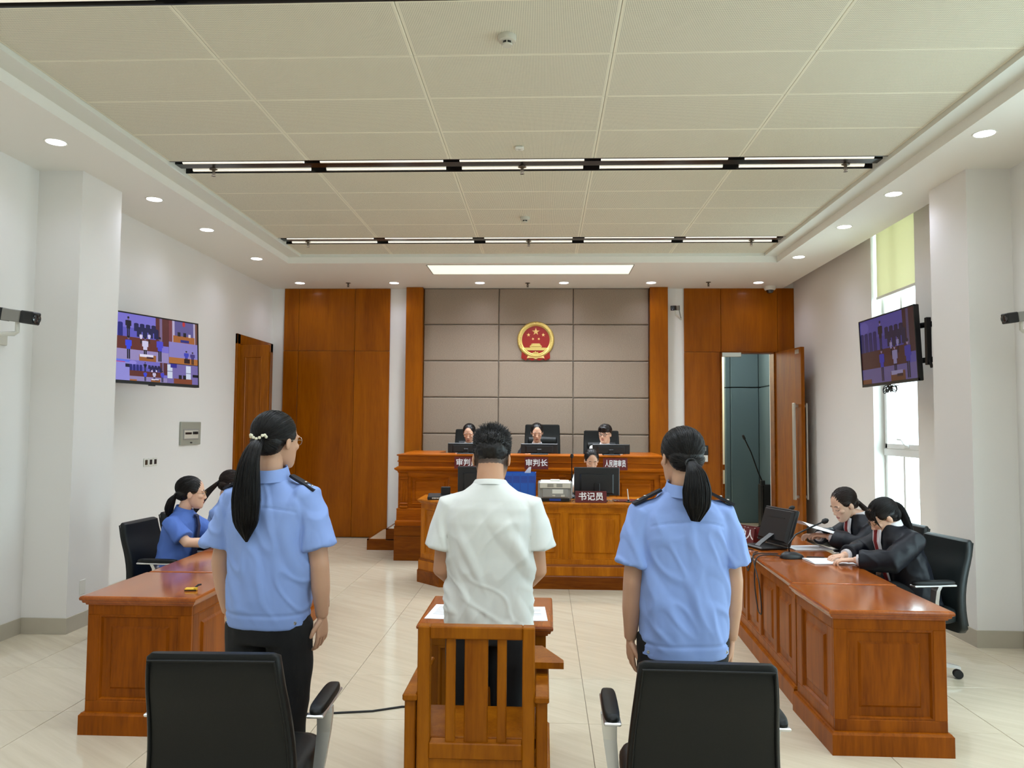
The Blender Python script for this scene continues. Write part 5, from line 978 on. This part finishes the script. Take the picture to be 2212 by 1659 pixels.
def standing_body(acc, HM, arms, S, col, male=False, voxel=0.009):
    """torso, arms (without hands) and legs under the clothes, one continuous surface joined with head and hands"""
    b = MB(); z = lambda q: q*S
    b.loft([sring(0, 0, z(a), w, d, 2.2, 20) for a, w, d in ((0.80, 0.10, 0.07), (0.86, 0.145, 0.095), (0.92, 0.15, 0.098), (1.05, 0.125, 0.085), (1.15, 0.135, 0.092), (1.28, 0.155, 0.10), (1.37, 0.15, 0.085), (1.42, 0.10, 0.065), (1.45, 0.05, 0.05))])
    for s in (-1, 1):
        b.tube([mir((0.085, 0, z(0.88)), s), mir((0.088, 0.012, z(0.66)), s), mir((0.085, 0.005, z(0.48)), s), mir((0.085, -0.012, z(0.30)), s), mir((0.083, -0.01, z(0.09)), s)], (0.080, 0.068, 0.050, 0.050, 0.034), 14)
        b.loft([sring(s*0.085, 0.045, zz, 0.036*e, 0.105*e, 2.4, 16) for zz, e in ((0.02, 0.85), (0.035, 0.95), (0.055, 0.8), (0.075, 0.5))])
    neck(b, HM, (0, -0.012, z(1.44)), 0.058 if male else 0.048)
    for A in arms: b.tube(A, (0.052, 0.046, 0.040, 0.040, 0.026) if len(A) == 5 else (0.052, 0.042, 0.026), 14)
    v, n, f = remesh(b, voxel, 5); acc.add(v, f, col)
def trousers(parent, S, mat='cloth_black'):
    b = MB(); z = lambda q: q*S
    b.loft([sring(0, 0, z(a), w, d, 2.3, 24) for a, w, d in ((0.78, 0.155, 0.11), (0.85, 0.175, 0.118), (0.93, 0.165, 0.112), (1.0, 0.15, 0.105))])
    for s in (-1, 1): b.tube([mir((0.092, 0, z(0.86)), s), mir((0.094, 0.008, z(0.66)), s), mir((0.090, 0.0, z(0.45)), s), mir((0.088, -0.005, z(0.22)), s), mir((0.088, -0.002, 0.045), s)], (0.096, 0.092, 0.078, 0.076, 0.078), 18)
    garment('trousers', b, mat, parent, 0.010, 4, ((0.006, (10, 10, 6), 3.0),))
    for s in (-1, 1): ob('shoe', MB().loft([sring(s*0.085, 0.05, zz, 0.044*e, 0.13*e, 2.6, 20) for zz, e in ((0.0, 0.96), (0.012, 1.0), (0.035, 0.97), (0.06, 0.82), (0.078, 0.5))]), 'shoe', parent, True)
def finish(acc, label, loc, rz, group):
    o = acc.build('person', 'skin', None, True); o.location = loc; o.rotation_euler = (0, 0, rz); return tag(o, label, 'person', group)
def HMx(pos, pitch=0, yaw=0, roll=0): return Matrix.Translation(pos) @ Matrix.Rotation(yaw, 4, 'Z') @ Matrix.Rotation(pitch, 4, 'X') @ Matrix.Rotation(roll, 4, 'Y')
GRP_S = 'people standing in the middle'
def bailiff(label, loc, rz, S, HM, tie, tail, trad, right_out, shirt_seed, arms, hem, hw, glass=False, clip=False, sw=0.19, nst=900):
    acc = Acc(); v, f, c = head_mesh(0.0045, SKIN, False, 'down', 0.03); acc.add(app(HM, v), f, c)
    standing_body(acc, HM, [a[0] for a in arms], S, SKIN)
    for (A, d, n, th) in arms: hand(acc, A[-1], d, n, th, SKIN, 0.95, 0.22)
    p = finish(acc, label, loc, rz, GRP_S)
    z = lambda q: q*S
    b = MB()
    zs_ = ((hem, hw-0.004, 0.118), (hem+0.05, hw, 0.124), (z(1.05), hw+0.003, 0.122), (z(1.15), 0.178, 0.120), (z(1.25), 0.186, 0.122), (z(1.32), sw, 0.116), (z(1.365), sw-0.008, 0.102), (z(1.395), sw-0.035, 0.088), (z(1.43), 0.112, 0.076), (z(1.46), 0.072, 0.070), (z(1.475), 0.062, 0.064))
    b.loft([sring(0, -0.004, a, w, d, 2.5, 32) for a, w, d in zs_])
    for k, (A, d, n, th) in enumerate(arms):
        s0, e0 = Vector(A[0]), Vector(A[2] if len(A) == 5 else A[1]); m1 = s0.lerp(e0, 0.42); cu = s0.lerp(e0, 0.76); o_ = Vector((math.copysign(0.012, s0.x), 0, 0))
        b.tube([s0+Vector((-math.copysign(0.07, s0.x), 0, 0.0)), s0+Vector((0, 0, -0.012)), m1+o_*0.7, cu+o_], ((0.05, 0.055), (0.056, 0.062), (0.064, 0.070), (0.072, 0.082)), 22, True, (0, 1, 0))
    def post(v, n):
        bk = np.clip((v[:, 2]-hem)/0.12, 0, 1); x = v[:, 0]; zz = v[:, 2]
        d = 0.054*bk*(np.maximum(0, pnoise(np.stack([x*12+0.8*np.sin(zz*6), v[:, 1]*5, zz*2.4], 1)+shirt_seed))**1.3)
        d += 0.017*bk*np.clip(0.18-np.abs(pnoise(np.stack([(x+zz*0.6)*11, v[:, 1]*6, (zz-x*0.5)*5], 1)+shirt_seed*1.7)), 0, 1)*2.2
        d -= 0.004*np.exp(-((zz-(hem+0.062))/0.006)**2)*(np.abs(x) < 0.2)
        d -= 0.0035*np.exp(-((zz-z(1.345)+0.02*np.abs(x/0.15)**3)/0.0035)**2)*(v[:, 1] < 0)*(np.abs(x) < 0.15)
        return v+n*d[:, None]
    garment('shirt', b, 'shirt_blue', p, 0.0065, 9, (), post)
    col = MB().loft([[(math.cos(a)*r*1.02, -0.012+math.sin(a)*r*1.08, zz+0.012*math.sin(a)) for a in [2*PI*k/28 for k in range(28)]] for r, zz in ((0.066, z(1.455)), (0.062, z(1.478)), (0.0585, z(1.502)), (0.063, z(1.506)), (0.070, z(1.484)), (0.078, z(1.455)))], False); ob('collar', col, 'shirt_blue', p, True)
    for s in (-1, 1):
        ep = MB(); A0, A1 = Vector((s*0.088, -0.012, z(1.468))), Vector((s*(sw+0.014), -0.014, z(1.408)))
        dvec = (A1-A0); up = Vector((s*0.45, 0, 0.9))
        ep.loft([[A0+dvec*q+Vector((0, -w, 0)), A0+dvec*q+Vector((0, w, 0)), A0+dvec*q+Vector((0, w, 0))+up*0.010, A0+dvec*q+Vector((0, -w, 0))+up*0.010] for q, w in ((0, 0.018), (0.15, 0.024), (0.95, 0.029), (1.0, 0.028))]); e_ = ob('epaulette', ep, 'epaulette', p)
        for q in (0.55, 0.8): c0 = A0+dvec*q+up*0.012; ob('badge', MB().ell(c0, (0.007, 0.008, 0.004), 10, 6), 'steel', e_, True)
    for s in (-1, 1):
        tb = MB(); a0 = s*1.0; pts = [(math.cos(a)*(hw+0.006)*(1), -0.004-abs(math.sin(a))*0.128, hem+0.03) for a in (0.32, 0.42, 0.55, 0.68)]
        pts = [(s*px, py, pz) for px, py, pz in pts]; tb.loft([[(px, py-0.003, pz-0.014), (px, py-0.003, pz+0.014), (px, py+0.006, pz+0.014), (px, py+0.006, pz-0.014)] for px, py, pz in pts]); q = ob('waist_tab', tb, 'shirt_blue', p)
        ob('button', MB().lathe([(0.007, 0.0), (0.007, -0.003), (0.004, -0.004), (0.002, -0.003)], (pts[2][0], pts[2][1]-0.003, pts[2][2]), 12, 1), 'steel', q, True)
    trousers(p, S)
    h = Acc(); hair_cap(h, HM, tie); scalp_strands(h, HM, tie, nst); tw = HM @ Vector(tie); ponytail(h, [tuple(tw)]+[tuple(q) for q in tail], trad, 420); h.build('hair', 'hair_black', p)
    if glass: glasses(p, HM, 'steel', 0.0011)
    tiev = HM @ Vector(tie)
    if clip:
        cl = MB(); 
        for k in range(9):
            a = PI*k/8; cl.ell(tiev+Vector((0.034*math.cos(a), -0.012-0.018*math.sin(a), 0.010+0.008*math.sin(3*a))), (0.007, 0.006, 0.007), 8, 6)
        ob('hair_clip', cl, 'pearl', p, True)
    else: ob('hair_tie', MB().tube([tiev+Vector((0.020*math.cos(a), 0.004*math.sin(a), 0.016*math.sin(a))) for a in [2*PI*k/14 for k in range(15)]], 0.006, 8), 'black_plastic', p, True)
    return p
def arm5(sx, sh, el, wr): 
    sh, el, wr = Vector(sh), Vector(el), Vector(wr); L = [sh, sh.lerp(el, 0.5), el, el.lerp(wr, 0.45), wr]; return [(p.x*sx, p.y, p.z) for p in L]
HMA = HMx((0.0, 0.03, 1.608), math.radians(-2), math.radians(-17), 0)
armsA = [(arm5(1, (0.165, -0.005, 1.385), (0.224, -0.01, 1.10), (0.222, 0.03, 0.875)), (-0.04, 0.10, -1), (1, -0.25, 0), 1), (arm5(-1, (0.165, -0.005, 1.385), (0.222, -0.015, 1.09), (0.205, 0.03, 0.87)), (0.04, 0.10, -1), (-1, -0.25, 0), -1)]
ba = bailiff('woman in light blue uniform shirt with very long ponytail standing at left, seen from behind', (-1.150, 3.20, 0), math.radians(-8), 0.995, HMA, (0.014, -0.112, 0.005), [(-0.020, -0.145, 1.57), (-0.024, -0.165, 1.49), (-0.028, -0.165, 1.37), (-0.030, -0.160, 1.28), (-0.026, -0.155, 1.205)], [0.020, 0.034, 0.048, 0.060, 0.052, 0.004], True, 2.3, armsA, 0.842, 0.172, True, True, 0.188)
HMC = HMx((0.0, 0.02, 1.553), math.radians(-6), math.radians(10), math.radians(3))
armsC = [(arm5(1, (0.166, -0.005, 1.335), (0.208, -0.01, 1.05), (0.208, 0.03, 0.80)), (-0.04, 0.08, -1), (1, -0.2, 0), 1), (arm5(-1, (0.166, -0.005, 1.335), (0.208, -0.01, 1.05), (0.208, 0.04, 0.80)), (0.04, 0.12, -1), (-1, -0.2, 0), -1)]
bc = bailiff('woman in light blue uniform shirt with low ponytail standing at right, seen from behind', (0.570, 3.20, 0), math.radians(4), 0.965, HMC, (-0.008, -0.118, -0.030), [(0.022, -0.140, 1.49), (0.022, -0.152, 1.43), (0.020, -0.154, 1.37), (0.014, -0.152, 1.31)], [0.018, 0.042, 0.056, 0.052, 0.018], True, 7.9, armsC, 0.752, 0.178, False, False, 0.190)
# the man in the white T-shirt
def tshirt_man():
    S = 0.985; HM = HMx((0.0, 0.065, 1.535), math.radians(-22), math.radians(-2), 0)
    acc = Acc(); v, f, c = head_mesh(0.004, np.array(srgb(206, 154, 118)), True, 'down', 0.03, 0.0)
    # shaved sides: short dark hair shows on the scalp, fading out to the neck
    fade = np.clip((v[:, 2]+0.088)/0.05, 0, 1)*np.clip((0.045-v[:, 1])/0.02, 0, 1)*(np.abs(v[:, 0]) < 0.0745); c = c*(1-0.9*fade[:, None])+np.array(srgb(34, 28, 26))*0.9*fade[:, None]
    acc.add(app(HM, v), f, c)
    SK = np.array(srgb(196, 146, 112)); arms = [(arm5(1, (0.172, 0.0, 1.345), (0.206, -0.005, 1.06), (0.105, 0.21, 0.93)), (-0.6, 0.75, -0.35), (0.3, 0.3, 0.9), -1), (arm5(-1, (0.172, 0.0, 1.345), (0.206, -0.005, 1.06), (0.105, 0.21, 0.93)), (0.6, 0.75, -0.35), (-0.3, 0.3, 0.9), 1)]
    standing_body(acc, HM, [a[0] for a in arms], S, SK, True)
    for A, d, n, th in arms: hand(acc, A[-1], d, n, th, SK, 1.02, 0.3)
    p = finish(acc, 'man in a loose white T-shirt with bowed head standing at the dock, seen from behind', (-0.232, 3.30, 0), 0, GRP_S)
    b = MB(); hem = 0.835
    b.loft([sring(0, -0.002, a, w, d, 2.5, 36) for a, w, d in ((hem, 0.182, 0.128), (0.90, 0.183, 0.130), (1.0, 0.181, 0.128), (1.1, 0.184, 0.128), (1.2, 0.19, 0.128), (1.27, 0.197, 0.126), (1.33, 0.192, 0.112), (1.37, 0.16, 0.098), (1.40, 0.115, 0.086), (1.425, 0.082, 0.076), (1.437, 0.072, 0.070))])
    for A, d, n, th in arms:
        s0, e0 = Vector(A[0]), Vector(A[2]); q = math.copysign(1, s0.x); b.tube([s0+Vector((-q*0.07, 0, 0.0)), s0+Vector((0, 0, -0.012)), s0.lerp(e0, 0.42)+Vector((q*0.012, 0, 0)), s0.lerp(e0, 0.66)+Vector((q*0.014, 0, 0))], ((0.056, 0.06), (0.060, 0.066), (0.066, 0.076), (0.074, 0.088)), 24, True, (0, 1, 0))
    def post(v, n):
        x, zz = v[:, 0], v[:, 2]; lo = np.clip((1.36-zz)/0.15, 0, 1)
        d = 0.060*lo*np.maximum(0, pnoise(np.stack([x*12+1.2*np.sin(zz*5+1), v[:, 1]*4, zz*2.6], 1)+21.3))**1.25
        d += 0.018*lo*np.clip(0.2-np.abs(pnoise(np.stack([(x-zz*0.5)*10, v[:, 1]*5, (zz+x*0.4)*5], 1)+5.5)), 0, 1)*2.0
        d += 0.016*np.clip((1.12-zz)/0.15, 0, 1)*np.clip(0.16-np.abs(pnoise(np.stack([x*6, v[:, 1]*4, zz*16+x*7], 1)+9.1)), 0, 1)*2.4
        return v+n*d[:, None]
    garment('t_shirt', b, 'shirt_white', p, 0.0062, 4, (), post)
    nb_ = MB().loft([[(math.cos(a)*r, -0.002+math.sin(a)*r*0.98, zz+0.010*math.sin(a)*-1) for a in [2*PI*k/30 for k in range(30)]] for r, zz in ((0.079, 1.424), (0.073, 1.437), (0.066, 1.446), (0.064, 1.440), (0.072, 1.425))], False); ob('neckband', nb_, 'shirt_white', p, True)
    trousers(p, S, 'cloth_black')
    h = Acc(); hb = MB(); hb.ell((0, -0.012, 0.060), (0.078, 0.100, 0.066), 28, 16); hb.ell((0, -0.045, 0.02), (0.072, 0.066, 0.055), 24, 14); hv, hn, hf = remesh(hb, 0.006, 3); hv = folds(hv, hn, 0.006, (60, 60, 60), 1.0); h.add(app(HM, hv), hf)
    paths = []
    while len(paths) < 3400:
        d = RNG.normal(size=3); d /= np.linalg.norm(d)
        if d[2] < -0.62: continue
        if d[1] > 0.6 and d[2] < 0.2: continue
        base = np.array((0, -0.012, 0.045))+d*np.array((0.076, 0.0985, 0.080)); ln = 0.011+0.030*np.clip((d[2]-0.1)/0.6, 0, 1)*RNG.uniform(0.5, 1.15)
        dr = d*0.75+np.array((0.15*RNG.normal(), 0.35+0.2*RNG.normal(), 0.35+0.15*RNG.normal())); dr /= np.linalg.norm(dr); q = np.linspace(0, 1, 4)[:, None]
        paths.append(base+dr*ln*q+np.array((0, 0.35, -0.15))*ln*q**2*0.5)
    v, f = strands(paths, 0.0016, 0.0006); h.add(app(HM, v), f); h.build('hair', 'hair_black', p)
    return p
tshirt_man()
# seated people
def seated(label, loc, rz, HM, arms, outfit, group, lean=0.12, hair='tail', tie=(0, -0.118, -0.02), tail=(), trad=(), eyes='down', male=False, skin=SKIN_P, hairmat='hair_black', glass=None, voxel=0.0035, bangs=False, nst=700, low=False, seed=0.0, hsize=0.95, tie_col=None):
    acc = Acc(); v, f, c = head_mesh(voxel, skin, male, eyes, 0.03); acc.add(app(HM, v), f, c)
    cyf = lambda z: lean*(z-0.5)
    b = MB(); b.loft([sring(0, cyf(a), a, w, d, 2.2, 20) for a, w, d in ((0.50, 0.15, 0.11), (0.6, 0.14, 0.10), (0.75, 0.135, 0.095), (0.88, 0.15, 0.095), (0.95, 0.14, 0.08), (1.0, 0.06, 0.055))])
    for s in (-1, 1): b.tube([mir((0.085, 0.0, 0.565), s), mir((0.095, 0.22, 0.565), s), mir((0.095, 0.42, 0.54), s), mir((0.09, 0.44, 0.30), s), mir((0.09, 0.42, 0.08), s), mir((0.09, 0.50, 0.04), s)], (0.078, 0.07, 0.056, 0.048, 0.036, 0.03), 12)
    neck(b, HM, (0, cyf(1.0)-0.012, 1.0), 0.056 if male else 0.047)
    for A, d, n, th in arms: b.tube(A, (0.05, 0.045, 0.040, 0.038, 0.025), 12)
    v, n, f = remesh(b, 0.011, 4); acc.add(v, f, skin)
    for A, d, n, th in arms: hand(acc, A[-1], d, n, th, skin, hsize, 0.35)
    p = finish(acc, label, loc, rz, group)
    tb = MB(); 
    for s in (-1, 1): tb.tube([mir((0.085, -0.02, 0.57), s), mir((0.097, 0.22, 0.57), s), mir((0.097, 0.43, 0.545), s), mir((0.093, 0.45, 0.30), s), mir((0.092, 0.43, 0.09), s)], (0.084, 0.080, 0.068, 0.062, 0.058), 14)
    garment('trousers', tb, 'cloth_black', p, 0.014, 3, ())
    g = MB(); big = outfit in ('robe',)
    k = 0.022 if big else 0.010
    g.loft([sring(0, cyf(a)-(0.004 if a > 0.7 else 0), a, w+k, d+k, 2.4, 28) for a, w, d in ((0.50, 0.165, 0.125), (0.58, 0.16, 0.118), (0.72, 0.15, 0.112), (0.86, 0.158, 0.108), (0.93, 0.158, 0.094), (0.965, 0.125, 0.078), (0.995, 0.085, 0.064), (1.015, 0.058, 0.052))])
    for A, d, n, th in arms:
        A = [Vector(q) for q in A]
        if big: g.tube([A[0].lerp(Vector((0, cyf(0.93), 0.93)), 0.4), A[0], A[1], A[2], A[3], A[3].lerp(A[4], 0.62)], ((0.07, 0.07), (0.072, 0.072), (0.076, 0.078), (0.078, 0.080), (0.074, 0.070), (0.072, 0.062)), 18)
        elif outfit == 'long': g.tube([A[0].lerp(Vector((0, cyf(0.93), 0.93)), 0.4), A[0], A[1], A[2], A[3], A[4]], (0.058, 0.060, 0.058, 0.056, 0.05, 0.042), 16)
        else: e_ = A[0].lerp(A[2], 0.82); g.tube([A[0].lerp(Vector((0, cyf(0.93), 0.93)), 0.4), A[0]+Vector((0, 0, -0.008)), A[1], e_], (0.052, 0.058, 0.066, 0.072), 16)
    mat = {'robe': 'robe', 'long': 'shirt_white', 'blue': 'shirt_blue', 'navyblue': 'shirt_blue_dark'}[outfit]
    def post(v, n):
        d = 0.012*np.clip(0.2-np.abs(pnoise(np.stack([v[:, 0]*9+seed, v[:, 1]*9, v[:, 2]*7], 1)+seed*2.1)), 0, 1)*2.2+(0.010 if big else 0.005)*pnoise(v*np.array((14, 14, 8))+seed); return v+n*d[:, None]
    garment({'robe': 'robe'}.get(outfit, 'shirt'), g, mat, p, 0.0075 if not low else 0.010, 4, (), post)
    cz = 1.005; cy = cyf(1.0)-0.004; cm = 'collar_white' if outfit in ('robe', 'long') else mat
    cl = MB().loft([[(math.cos(a)*r, cy+math.sin(a)*r*1.02+0.006, cz+zz-0.020*math.sin(a)) for a in [2*PI*q/26 for q in range(26)]] for r, zz in ((0.060, -0.02), (0.058, 0.012), (0.0545, 0.030), (0.059, 0.034), (0.068, 0.014), (0.080, -0.016))], False); ob('collar', cl, cm, p, True)
    def chest(z0): return cyf(z0)+0.118+(k if True else 0)
    if tie_col:
        wd = 0.026 if tie_col == 'tie_red' else 0.030
        if outfit == 'robe':
            sh = MB().loft([[(-w, chest(zz)-0.004+o, zz), (w, chest(zz)-0.004+o, zz), (w, chest(zz)+0.008+o, zz), (-w, chest(zz)+0.008+o, zz)] for zz, w, o in ((0.62, 0.030, 0.004), (0.80, 0.040, 0.002), (0.90, 0.050, -0.008), (0.985, 0.055, -0.04))]); ob('shirt_front', sh, 'collar_white', p)
        t_ = MB().loft([[(-w, chest(zz)+0.002+o, zz), (w, chest(zz)+0.002+o, zz), (w, chest(zz)+0.016+o, zz), (-w, chest(zz)+0.016+o, zz)] for zz, w, o in ((0.62, wd, 0.0), (0.78, wd*0.85, 0.002), (0.90, wd*0.6, -0.006), (0.955, wd*0.5, -0.026), (0.975, wd*0.75, -0.034), (0.985, wd*0.7, -0.046))]); ob('tie', t_, tie_col, p)
    if big:
        for A, d, n, th in arms:
            A = [Vector(q) for q in A]; ob('cuff', MB().tube([A[3].lerp(A[4], 0.5), A[3].lerp(A[4], 0.80)], (0.042, 0.038), 16), 'collar_white', p, True)
    h = Acc()
    if hair == 'tail':
        hair_cap(h, HM, tie); scalp_strands(h, HM, tie, nst); tw = HM @ Vector(tie)
        if len(tail): ponytail(h, [tuple(tw)]+[tuple(q) for q in tail], trad, 240)
        else: v, n, f = remesh(MB().ell(tw+Vector((0, -0.015, 0)), (0.035, 0.03, 0.033)), 0.006, 2); h.add(v, f)
    else:
        hb = MB(); hb.ell((0, -0.014, 0.058), (0.090, 0.108, 0.080), 28, 16); hb.ell((0, 0.055, 0.082), (0.066, 0.050, 0.034)); hb.ell((0, -0.06, 0.0), (0.074, 0.055, 0.055)); hv, hn, hf = remesh(hb, 0.006, 3); hv = folds(hv, hn, 0.010, (34, 34, 34), 4.0); h.add(app(HM, hv), hf)
    if bangs:
        paths = []
        for q in range(170):
            a = RNG.uniform(-1, 1); s0 = np.array((0.062*a, 0.045+0.02*(1-a*a), 0.100-0.03*a*a)); e0 = np.array((0.070*a+0.005*RNG.normal(), 0.088*(1-0.26*a*a), 0.030-0.07*abs(a)**3+0.010*RNG.normal())); m0 = (s0+e0)/2+np.array((0, 0.016, 0.018)); u = np.linspace(0, 1, 7)[:, None]; paths.append(s0*(1-u)**2+2*m0*u*(1-u)+e0*u*u)
        v, f = strands(paths, 0.0016, 0.0008); h.add(app(HM, v), f)
    h.build('hair', hairmat, p)
    if hair == 'tail' and len(tail):
        tv_ = HM @ Vector(tie); ob('hair_tie', MB().tube([tv_+Vector((0.019*math.cos(a), 0.005*math.sin(a), 0.017*math.sin(a))) for a in [2*PI*q/14 for q in range(15)]], 0.006, 8), 'pearl' if bangs else 'black_plastic', p, True)
    if glass: glasses(p, HM, glass[0], glass[1])
    return p
GL, GR, GJ = 'women seated at the left desk', 'women in dark robes at the right desk', 'people on the judges bench'
def two(sh, el, wr, d, n): return [(arm5(1, sh, el, wr), d, n, -1), (arm5(-1, sh, el, wr), (-d[0], d[1], d[2]), (-n[0], n[1], n[2]), 1)]
# left desk
aL = two((0.155, 0.05, 0.945), (0.20, 0.20, 0.80), (0.07, 0.43, 0.785), (-0.35, 1, -0.12), (0, 0, 1))
seated('woman in blue uniform shirt and dark tie with glasses sitting at the left desk', (-2.84, 5.78, 0), math.radians(-90), HMx((0.0, 0.135, 1.148), math.radians(-4), math.radians(22)), aL, 'navyblue', GL, 0.16, 'tail', (0, -0.118, -0.030), [(0.05, 0.000, 1.09), (0.05, -0.018, 1.03), (0.048, -0.012, 0.955)], [0.018, 0.036, 0.040, 0.012], 'open', glass=('brass', 0.0009), seed=1.3, tie_col='tie_navy')
seated('woman in light blue shirt sitting at the left desk half hidden behind the standing woman', (-2.80, 6.48, 0), math.radians(-90), HMx((0.0, 0.12, 1.150), math.radians(-18), math.radians(30)), aL, 'blue', GL, 0.16, 'tail', (0, -0.118, -0.01), [(0.08, -0.07, 1.09), (0.14, -0.11, 1.00), (0.18, -0.13, 0.92)], [0.018, 0.034, 0.038, 0.012], hairmat='hair_brown', seed=4.4)
# right desk
aR = two((0.165, 0.08, 0.93), (0.22, 0.26, 0.80), (0.09, 0.46, 0.785), (-0.35, 1, -0.08), (0, 0, 1))
seated('woman in dark robe with bangs and high ponytail nearer the camera, right desk', (2.56, 5.42, 0), math.radians(90), HMx((0.0, 0.215, 1.065), math.radians(-32), math.radians(-4)), aR, 'robe', GR, 0.32, 'tail', (0, -0.105, 0.055), [(-0.003, 0.105, 1.145), (-0.01, 0.065, 1.05), (-0.015, 0.03, 0.92), (-0.02, 0.0, 0.78)], [0.018, 0.032, 0.036, 0.034, 0.01], bangs=True, glass=('brass', 0.0009), seed=2.2, tie_col='tie_red', nst=900)
aR2 = [(arm5(1, (0.165, 0.06, 0.94), (0.21, 0.26, 0.80), (0.07, 0.46, 0.83)), (-0.3, 1, 0.1), (0, -0.3, 1), -1), (arm5(-1, (0.165, 0.06, 0.94), (0.21, 0.24, 0.80), (0.07, 0.43, 0.85)), (0.3, 1, 0.1), (-0.2, -0.3, 1), 1)]
seated('woman in dark robe with low ponytail holding up sheets at the right desk', (2.60, 6.08, 0), math.radians(90), HMx((0.0, 0.27, 1.085), math.radians(-26), math.radians(14)), aR2, 'robe', GR, 0.28, 'tail', (0, -0.115, -0.025), [(-0.03, 0.08, 1.02), (-0.05, 0.045, 0.97), (-0.055, 0.04, 0.92)], [0.017, 0.026, 0.026, 0.008], hairmat='hair_brown', seed=6.1, tie_col='tie_red', nst=900)
sheet = MB().loft([[(x0, y, z0+0.0), (x1, y+0.01, z1), (x1, y+0.011, z1+0.0025), (x0, y, z0+0.0025)] for x0, x1, y, z0, z1 in [(2.02-0.05*q, 2.32-0.05*q, 5.94+0.21*q, 0.925+0.05*math.sin(q*2.2)-0.03*q, 0.845+0.02*math.sin(q*2.2)) for q in [w/8 for w in range(9)]]])
tag(ob('document', sheet, 'paper', None, True), 'curling sheaf of paper held up by the far robed woman', 'document')
# bench
aJ = two((0.155, 0.05, 0.945), (0.20, 0.22, 0.82), (0.10, 0.40, 0.90), (-0.3, 1, -0.1), (0, 0, 1))
seated('woman in black robe looking down at the left of the judges bench', (-1.03, 10.50, 0.426), PI, HMx((0.0, 0.10, 1.150), math.radians(-22), math.radians(-4)), aJ, 'robe', GJ, 0.10, 'tail', (0, -0.115, -0.03), voxel=0.0042, low=True, seed=1.0, nst=300)
seated('woman in black robe with white collar in the middle of the judges bench', (-0.103, 10.50, 0.426), PI, HMx((0.0, 0.09, 1.165), math.radians(-20), math.radians(2)), aJ, 'robe', GJ, 0.10, 'tail', (0, -0.115, -0.03), voxel=0.0042, low=True, seed=2.0, nst=300, skin=SKIN_P)
seated('man in white shirt and black glasses at the right of the judges bench', (0.82, 10.50, 0.426), PI, HMx((0.0, 0.09, 1.150), math.radians(-6), math.radians(-26)), aJ, 'long', GJ, 0.10, 'short', eyes='open', male=True, voxel=0.0042, low=True, seed=3.0, glass=('black_plastic', 0.0026))
seated('woman clerk looking down behind the large monitor on the clerk desk', (0.55, 9.06, 0.15), PI, HMx((0.0, 0.12, 1.135), math.radians(-24), math.radians(4)), aJ, 'long', 'clerk', 0.14, 'tail', (0, -0.115, -0.02), voxel=0.0042, low=True, seed=5.0, nst=400, skin=SKIN_P)
